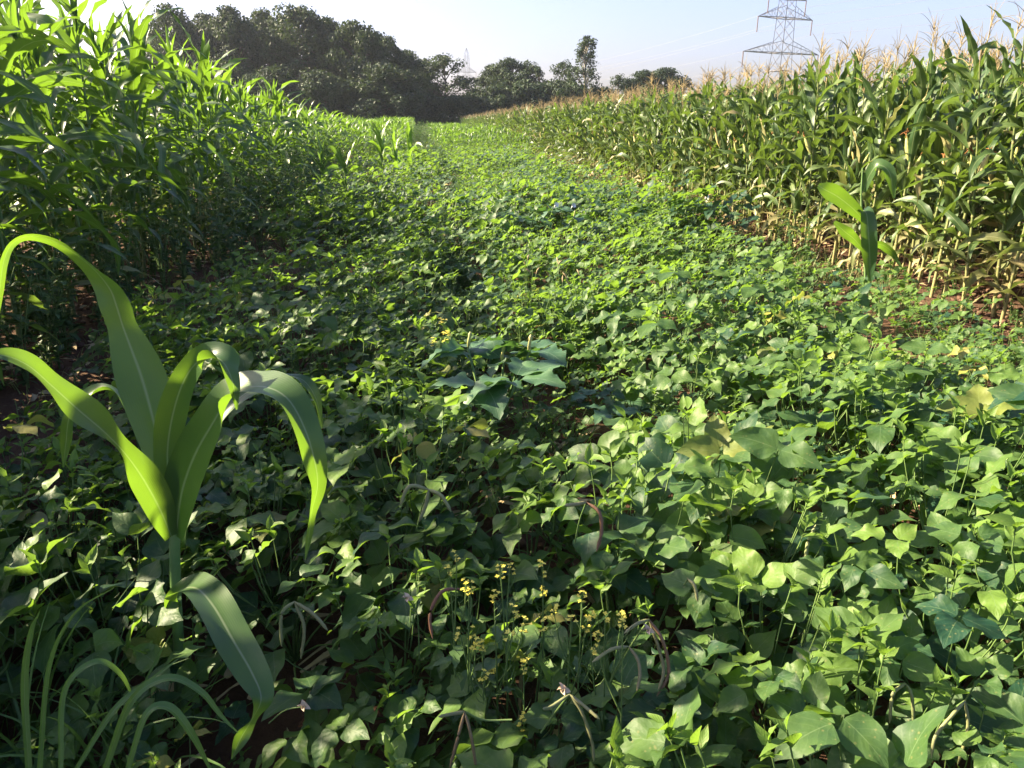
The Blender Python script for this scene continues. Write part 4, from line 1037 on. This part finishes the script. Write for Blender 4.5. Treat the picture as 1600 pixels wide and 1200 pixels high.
# ------------------------------------------------------------------ trees
def leaf_cards(g, c, nrm, size, rng, mat='tree_leaf', tint=None):
    n = len(c)
    d = norm(nrm + rng.normal(0, 0.75, (n, 3)))
    ref = norm(rng.normal(0, 1, (n, 3)))
    a = norm(np.cross(d, ref)); b = np.cross(d, a)
    sz = size * rng.uniform(0.5, 1.3, n)[:, None]
    bend = d * sz * 0.25
    V = np.stack([c - a * sz * 0.9, c - b * sz * 0.5 - bend, c + a * sz * 0.9, c + b * sz * 0.5 - bend], 1).reshape(-1, 3)
    f = np.arange(n * 4).reshape(n, 4)
    t = (rng.uniform(0.1, 0.9, n) if tint is None else tint).repeat(4)
    L = np.stack([np.full(n * 4, 0.6), np.full(n * 4, 0.3), t], -1)
    g.add(V, f, L, 0, mat)
def tree_template(rng, H, Wd, style):
    """crown and trunk for a tree H metres high"""
    tr, cr = G(), G()
    birch = style == 'birch'
    bark = 'birch_bark' if birch else 'bark'
    lean = rng.normal(0, 0.03, 2)
    z = np.linspace(0, 1, 9)
    P = np.stack([lean[0] * H * z ** 2 + 0.15 * np.sin(z * 5), lean[1] * H * z ** 2, z * H * 0.92], -1)
    tube(tr, P, H * (0.019 if birch else 0.022) * (1 - z * 0.85), bark, 8)
    lo = {'round': 0.16, 'open': 0.22, 'birch': 0.20, 'shrub': 0.02, 'willow': 0.04}[style]
    nc = {'round': 95, 'open': 46, 'birch': 56, 'shrub': 46, 'willow': 56}[style]
    per = {'round': 150, 'open': 95, 'birch': 85, 'shrub': 130, 'willow': 200}[style]
    for k in range(nc):
        q = rng.random() ** 0.85
        zc = H * (lo + (1 - lo) * q)
        prof = {'round': math.sin(math.pi * (0.12 + 0.86 * q)) ** 0.6, 'open': math.sin(math.pi * (0.15 + 0.8 * q)) ** 0.7, 'birch': (1 - q) ** 0.6 * 0.85 + 0.12, 'shrub': math.cos(q * 1.45) ** 0.5, 'willow': math.cos(q * 1.4) ** 0.5}[style]
        a = rng.uniform(0, 6.28); rr = Wd / 2 * prof * math.sqrt(rng.uniform(0.08, 1.0)) * rng.uniform(0.75, 1.12)
        c = np.array([math.cos(a) * rr, math.sin(a) * rr, zc]) + [lean[0] * H * q ** 2, lean[1] * H * q ** 2, 0]
        cr_r = {'round': 0.13, 'open': 0.12, 'birch': 0.13, 'shrub': 0.17, 'willow': 0.16}[style] * Wd * rng.uniform(0.65, 1.25)
        j = min(8, max(1, int((zc / H - rng.uniform(0.06, 0.22)) * 9)))
        if style != 'shrub':
            tube(tr, spline([P[j], (P[j] + c) / 2 + [0, 0, 0.25], c], 5), np.linspace(H * 0.006, H * 0.0016, 5), bark, 4)
        d = norm(rng.normal(0, 1, (per, 3)))
        rad = cr_r * rng.uniform(0.35, 1.05, per) ** 0.7
        off = d * rad[:, None] * [1, 1, 0.78]
        if style in ('willow', 'birch'):
            m = rng.random(per) < 0.6
            off[m] = off[m] * [0.55, 0.55, 1] - np.stack([0 * rad, 0 * rad, rng.uniform(0, 1.5, per) * cr_r], -1)[m]
        size = {'round': 0.26, 'open': 0.20, 'birch': 0.15, 'shrub': 0.22, 'willow': 0.22}[style]
        base_t = rng.uniform(0.1, 0.75)
        leaf_cards(cr, c + off, d + [0, 0, 0.35], size, rng, 'tree_leaf', np.clip(base_t + rng.normal(0, 0.16, per) + (0.35 if birch else 0), 0, 1))
    return tr, cr
TT = {}
for st_, n_, H_, W_ in (('round', 4, 14, 10.5), ('open', 3, 11, 7), ('birch', 2, 13, 5.2), ('shrub', 3, 5, 7), ('willow', 2, 8, 8)):
    TT[st_] = []
    for k in range(n_):
        tr, cr = tree_template(R, H_, W_, st_)
        TT[st_].append((tr.mesh('trunk'), cr.mesh('crown', False), H_, W_))
def tree(u, vtop, wpx, style, depth, lab, name='broadleaf_tree', group='trees at the end of the fields', k=None):
    p = at_depth(u, vtop, depth)
    T = TT[style][int(R.integers(0, len(TT[style]))) if k is None else k]
    w = wpx * {'round': 1.22, 'open': 1.25, 'birch': 1.1}.get(style, 1.1) / FPX * (p - EYEV).dot(_fw)
    o = thing(name, lab, 'tree' if style != 'shrub' else 'bush', (p.x, p.y, 0), R.uniform(0, 6.28), 1, group)
    o.scale = (w / T[3], w / T[3], p.z / T[2] * 0.97)
    link('trunk', T[0], o); link('crown', T[1], o)
for u, v, w, s_, d, lab in (
        (268, 8, 80, 'round', 100, 'tall dark tree at the outer end of the wood above the green maize'),
        (318, 24, 100, 'round', 104, 'dark tree with a flat top, second in the wood from its outer end'),
        (362, 14, 100, 'round', 99, 'dark tree, third along the wood behind the green maize'),
        (412, 20, 105, 'round', 105, 'dark rounded tree in the centre of the wood'),
        (462, 12, 110, 'round', 100, 'highest dark crown in the middle of the wood'),
        (515, 26, 105, 'round', 104, 'dark tree where the top of the wood starts to fall'),
        (560, 34, 95, 'round', 98, 'dark tree with lit shoulder on the falling side of the wood'),
        (600, 52, 90, 'round', 102, 'dark tree near the inner end of the wood'),
        (628, 78, 66, 'round', 104, 'narrower dark tree closing the inner end of the wood'),
        (240, 45, 80, 'round', 112, 'dim tree set back behind the outer end of the wood')):
    tree(u, v, w, s_, d, lab)
for u, v, w, d, lab in ((595, 105, 120, 92, 'drooping dark green willow in front of the wood'), (505, 112, 110, 92, 'low hanging tree in front of the middle of the wood'), (420, 108, 120, 93, 'low spreading tree under the highest crowns'), (335, 100, 120, 93, 'low spreading tree in front of the outer wood')):
    tree(u, v, w, 'willow', d, lab, 'willow_tree', 'low trees before the wood')
for u, v, w, s_, d, lab in (
        (658, 92, 58, 'round', 110, 'slim dark tree beside the gap in the treeline'),
        (697, 84, 82, 'open', 108, 'lacy tree with sky showing through above the lane end'),
        (748, 138, 50, 'open', 112, 'small open tree under the far pylon'),
        (798, 90, 82, 'round', 112, 'dark rounded tree leading the group beyond the ripe tassels'),
        (768, 104, 52, 'round', 114, 'dark low-shouldered tree at the edge of the group beyond the tassels'),
        (846, 92, 60, 'open', 110, 'olive tree with ragged top beyond the ripe tassels'),
        (876, 95, 50, 'open', 112, 'thin olive tree between the ragged one and the tall birch'),
        (968, 116, 40, 'open', 120, 'small sparse tree just past the tall birch'),
        (1005, 110, 66, 'round', 122, 'rounded tree peeping over the tassels'),
        (1042, 106, 70, 'round', 125, 'broad tree peeping over the tassels, nearest the big pylon')):
    tree(u, v, w, s_, d, lab)
tree(915, 52, 76, 'birch', 106, 'tall pale birch rising alone above the ripe tassels', 'birch_tree', None, 0)
for i, (u, v, w, d) in enumerate(((665, 148, 70, 104), (705, 152, 70, 102), (742, 150, 70, 104), (780, 138, 80, 104), (820, 132, 80, 104), (862, 132, 80, 104), (900, 135, 70, 104), (935, 140, 70, 108), (640, 140, 70, 100), (560, 130, 90, 94), (470, 130, 90, 94), (380, 125, 90, 95), (290, 110, 100, 96), (220, 95, 100, 110), (160, 95, 110, 116), (90, 100, 120, 120), (20, 100, 120, 124))):
    tree(u, v, w, 'shrub', d, 'dark bush filling the foot of the treeline', 'bush', 'bushes at the foot of the treeline')

# ------------------------------------------------------------------ shed glimpsed between the trees
def box(g, c, s, mat):
    x, y, z = np.array(c); a, b, h = np.array(s) / 2
    V = [[x - a, y - b, z - h], [x + a, y - b, z - h], [x + a, y + b, z - h], [x - a, y + b, z - h], [x - a, y - b, z + h], [x + a, y - b, z + h], [x + a, y + b, z + h], [x - a, y + b, z + h]]
    f = [[0, 3, 2, 1], [4, 5, 6, 7], [0, 1, 5, 4], [1, 2, 6, 5], [2, 3, 7, 6], [3, 0, 4, 7]]
    g.add(V, f, np.zeros((8, 3)), 0, mat)
p = at_depth(854, 160, 108)
sh = thing('farm_shed', 'pale blue-grey shed glimpsed under the trees beyond the ripe tassels', 'shed', (p.x, p.y, 0))
g = G(); box(g, (0, 0, 1.6), (3.6, 4, 3.2), 'shed_wall'); link('wall', g.mesh('wall', False), sh)
g = G(); g.add([[-2.0, -2.4, 3.15], [2.0, -2.4, 3.15], [2.0, 0, 4.4], [-2.0, 0, 4.4], [-2.0, 2.4, 3.15], [2.0, 2.4, 3.15]], [[0, 1, 2, 3], [3, 2, 5, 4]], np.zeros((6, 3)), 0, 'shed_roof')
g.add([[-2.0, -2.4, 3.05], [2.0, -2.4, 3.05], [2.0, 0, 4.3], [-2.0, 0, 4.3], [-2.0, 2.4, 3.05], [2.0, 2.4, 3.05]], [[3, 2, 1, 0], [4, 5, 2, 3]], np.zeros((6, 3)), 0, 'shed_roof'); link('roof', g.mesh('roof', False), sh)
g = G(); box(g, (1.0, -2.03, 1.1), (1.6, 0.06, 2.2), 'shed_roof'); link('door', g.mesh('door', False), sh)

# ------------------------------------------------------------------ pylons and wires
def bar(g, a, b, r):
    tube(g, [a, b], r, 'galvanised_steel', 4)
def pylon(loc, rz, sc, lab, arms_z=(13.7, 19.6, 22.8), spans=(9.4, 6.7, 4.6)):
    o = thing('pylon', lab, 'pylon', loc, rz, sc, 'lattice pylons')
    top = 30.0
    def half(z): return np.interp(z, [0, 13, 30], [2.1, 1.3, 0.85])
    b = G()
    zs = [0, 4, 7.5, 10.6, 13.7, 15.7, 17.7, 19.6, 21.2, 22.8, 24.3, 26, 28, 30]
    cs = [(-1, -1), (1, -1), (1, 1), (-1, 1)]
    for c in cs: tube(b, [[c[0] * half(z), c[1] * half(z), z] for z in zs], 0.065, 'galvanised_steel', 4)
    for z0, z1 in zip(zs, zs[1:]):
        for i in range(4):
            c, d = cs[i], cs[(i + 1) % 4]
            p0, p1 = [c[0] * half(z0), c[1] * half(z0), z0], [d[0] * half(z1), d[1] * half(z1), z1]
            q0, q1 = [d[0] * half(z0), d[1] * half(z0), z0], [c[0] * half(z1), c[1] * half(z1), z1]
            bar(b, p0, p1, 0.03); bar(b, q0, q1, 0.03)
            if z1 in (4, 10.6, *arms_z): bar(b, [c[0] * half(z1), c[1] * half(z1), z1], [d[0] * half(z1), d[1] * half(z1), z1], 0.07)
    link('lattice_body', b.mesh('lattice_body', False), o)
    for z, s in zip(arms_z, spans):
        for sg in (-1, 1):
            g = G(); h = half(z); hu = half(z + 2.0); e = [sg * s, 0, z]
            for y in (-1, 1):
                bar(g, [sg * h, y * h, z], e, 0.07); bar(g, [sg * hu, y * hu, z + 2.0], e, 0.05)
                m = 6
                for k in range(m):
                    t0, t1 = k / m, (k + 1) / m
                    lo0 = np.array([sg * h, y * h, z]) * (1 - t0) + np.array(e) * t0
                    hi1 = np.array([sg * hu, y * hu, z + 2.0]) * (1 - t1) + np.array(e) * t1
                    hi0 = np.array([sg * hu, y * hu, z + 2.0]) * (1 - t0) + np.array(e) * t0
                    bar(g, lo0, hi1, 0.025); bar(g, lo0, hi0, 0.025)
            for k in range(1, 6):
                t0 = k / 6; a = np.array([sg * h, -h, z]) * (1 - t0) + np.array(e) * t0
                bar(g, a, a * [1, -1, 1], 0.04)
            arm = link('crossarm', g.mesh('crossarm', False), o)
            i_ = G(); zz = np.linspace(0, 2.6, 27)
            tube(i_, np.stack([np.full(27, sg * s), np.zeros(27), z - zz], -1), np.where(np.arange(27) % 2, 0.13, 0.06), 'insulator_glass', 6)
            link('insulator', i_.mesh('insulator', False), arm)
    pk = G()
    for sg in (-1, 1):
        for y in (-1, 1): bar(pk, [sg * 0.9, y * 0.9, 30], [0, 0, 33.0], 0.08)
    link('peak', pk.mesh('peak', False), o)
    return o
pa = at_depth(1222, 80, 150); PA = Vector((pa.x, pa.y, 0))
pb = at_depth(729, 90, 430); PB = Vector((pb.x, pb.y, 0))
LINE = (PB - PA).normalized()
RZ = math.atan2(LINE.y, LINE.x) - math.pi / 2
ra = -YAW + math.radians(26)
pylon(PA, ra, 1.0, 'tall steel lattice pylon rising behind the ripe maize')
pylon(PB, ra, 1.18, 'hazy far lattice pylon standing behind the lacy tree')
PC = PA - LINE * 330
wi = 0
for z, s in zip((13.7, 19.6, 22.8), (9.4, 6.7, 4.6)):
    for sg in (-1, 1):
        off = Vector((math.cos(ra) * sg * s, math.sin(ra) * sg * s, z - 2.6))
        for A, B, zb in ((PA, PB, 1.18), (PA, PC, 1.0)):
            a = A + off; b = B + Vector((off.x * zb, off.y * zb, off.z * zb))
            t = np.linspace(0, 1, 24)[:, None]
            P = np.array(a) * (1 - t) + np.array(b) * t
            P[:, 2] -= 4 * 4.0 * (t[:, 0] * (1 - t[:, 0]))
            g = G(); tube(g, P, 0.022, 'power_wire', 3)
            tag(link('power_line', g.mesh('power_line')), 'thin power line strung from the tall pylon across the sky', 'power line', 'power lines')

# ------------------------------------------------------------------ thin evening haze
g = G(); box(g, (0, 220, 17.5), (900, 760, 37), 'soil')
hz = g.mesh('haze', False); hz.materials.clear()
hm = bpy.data.materials.new('haze'); hm.use_nodes = True
hm.node_tree.nodes.remove(hm.node_tree.nodes['Principled BSDF'])
pv = hm.node_tree.nodes.new('ShaderNodeVolumePrincipled')
pv.inputs['Color'].default_value = (0.78, 0.86, 1.0, 1)
pv.inputs['Density'].default_value = 0.00022
pv.inputs['Anisotropy'].default_value = 0.35
hm.node_tree.links.new(pv.outputs[0], hm.node_tree.nodes['Material Output'].inputs['Volume'])
hz.materials.append(hm)
kind(link('haze', hz), 'stuff')
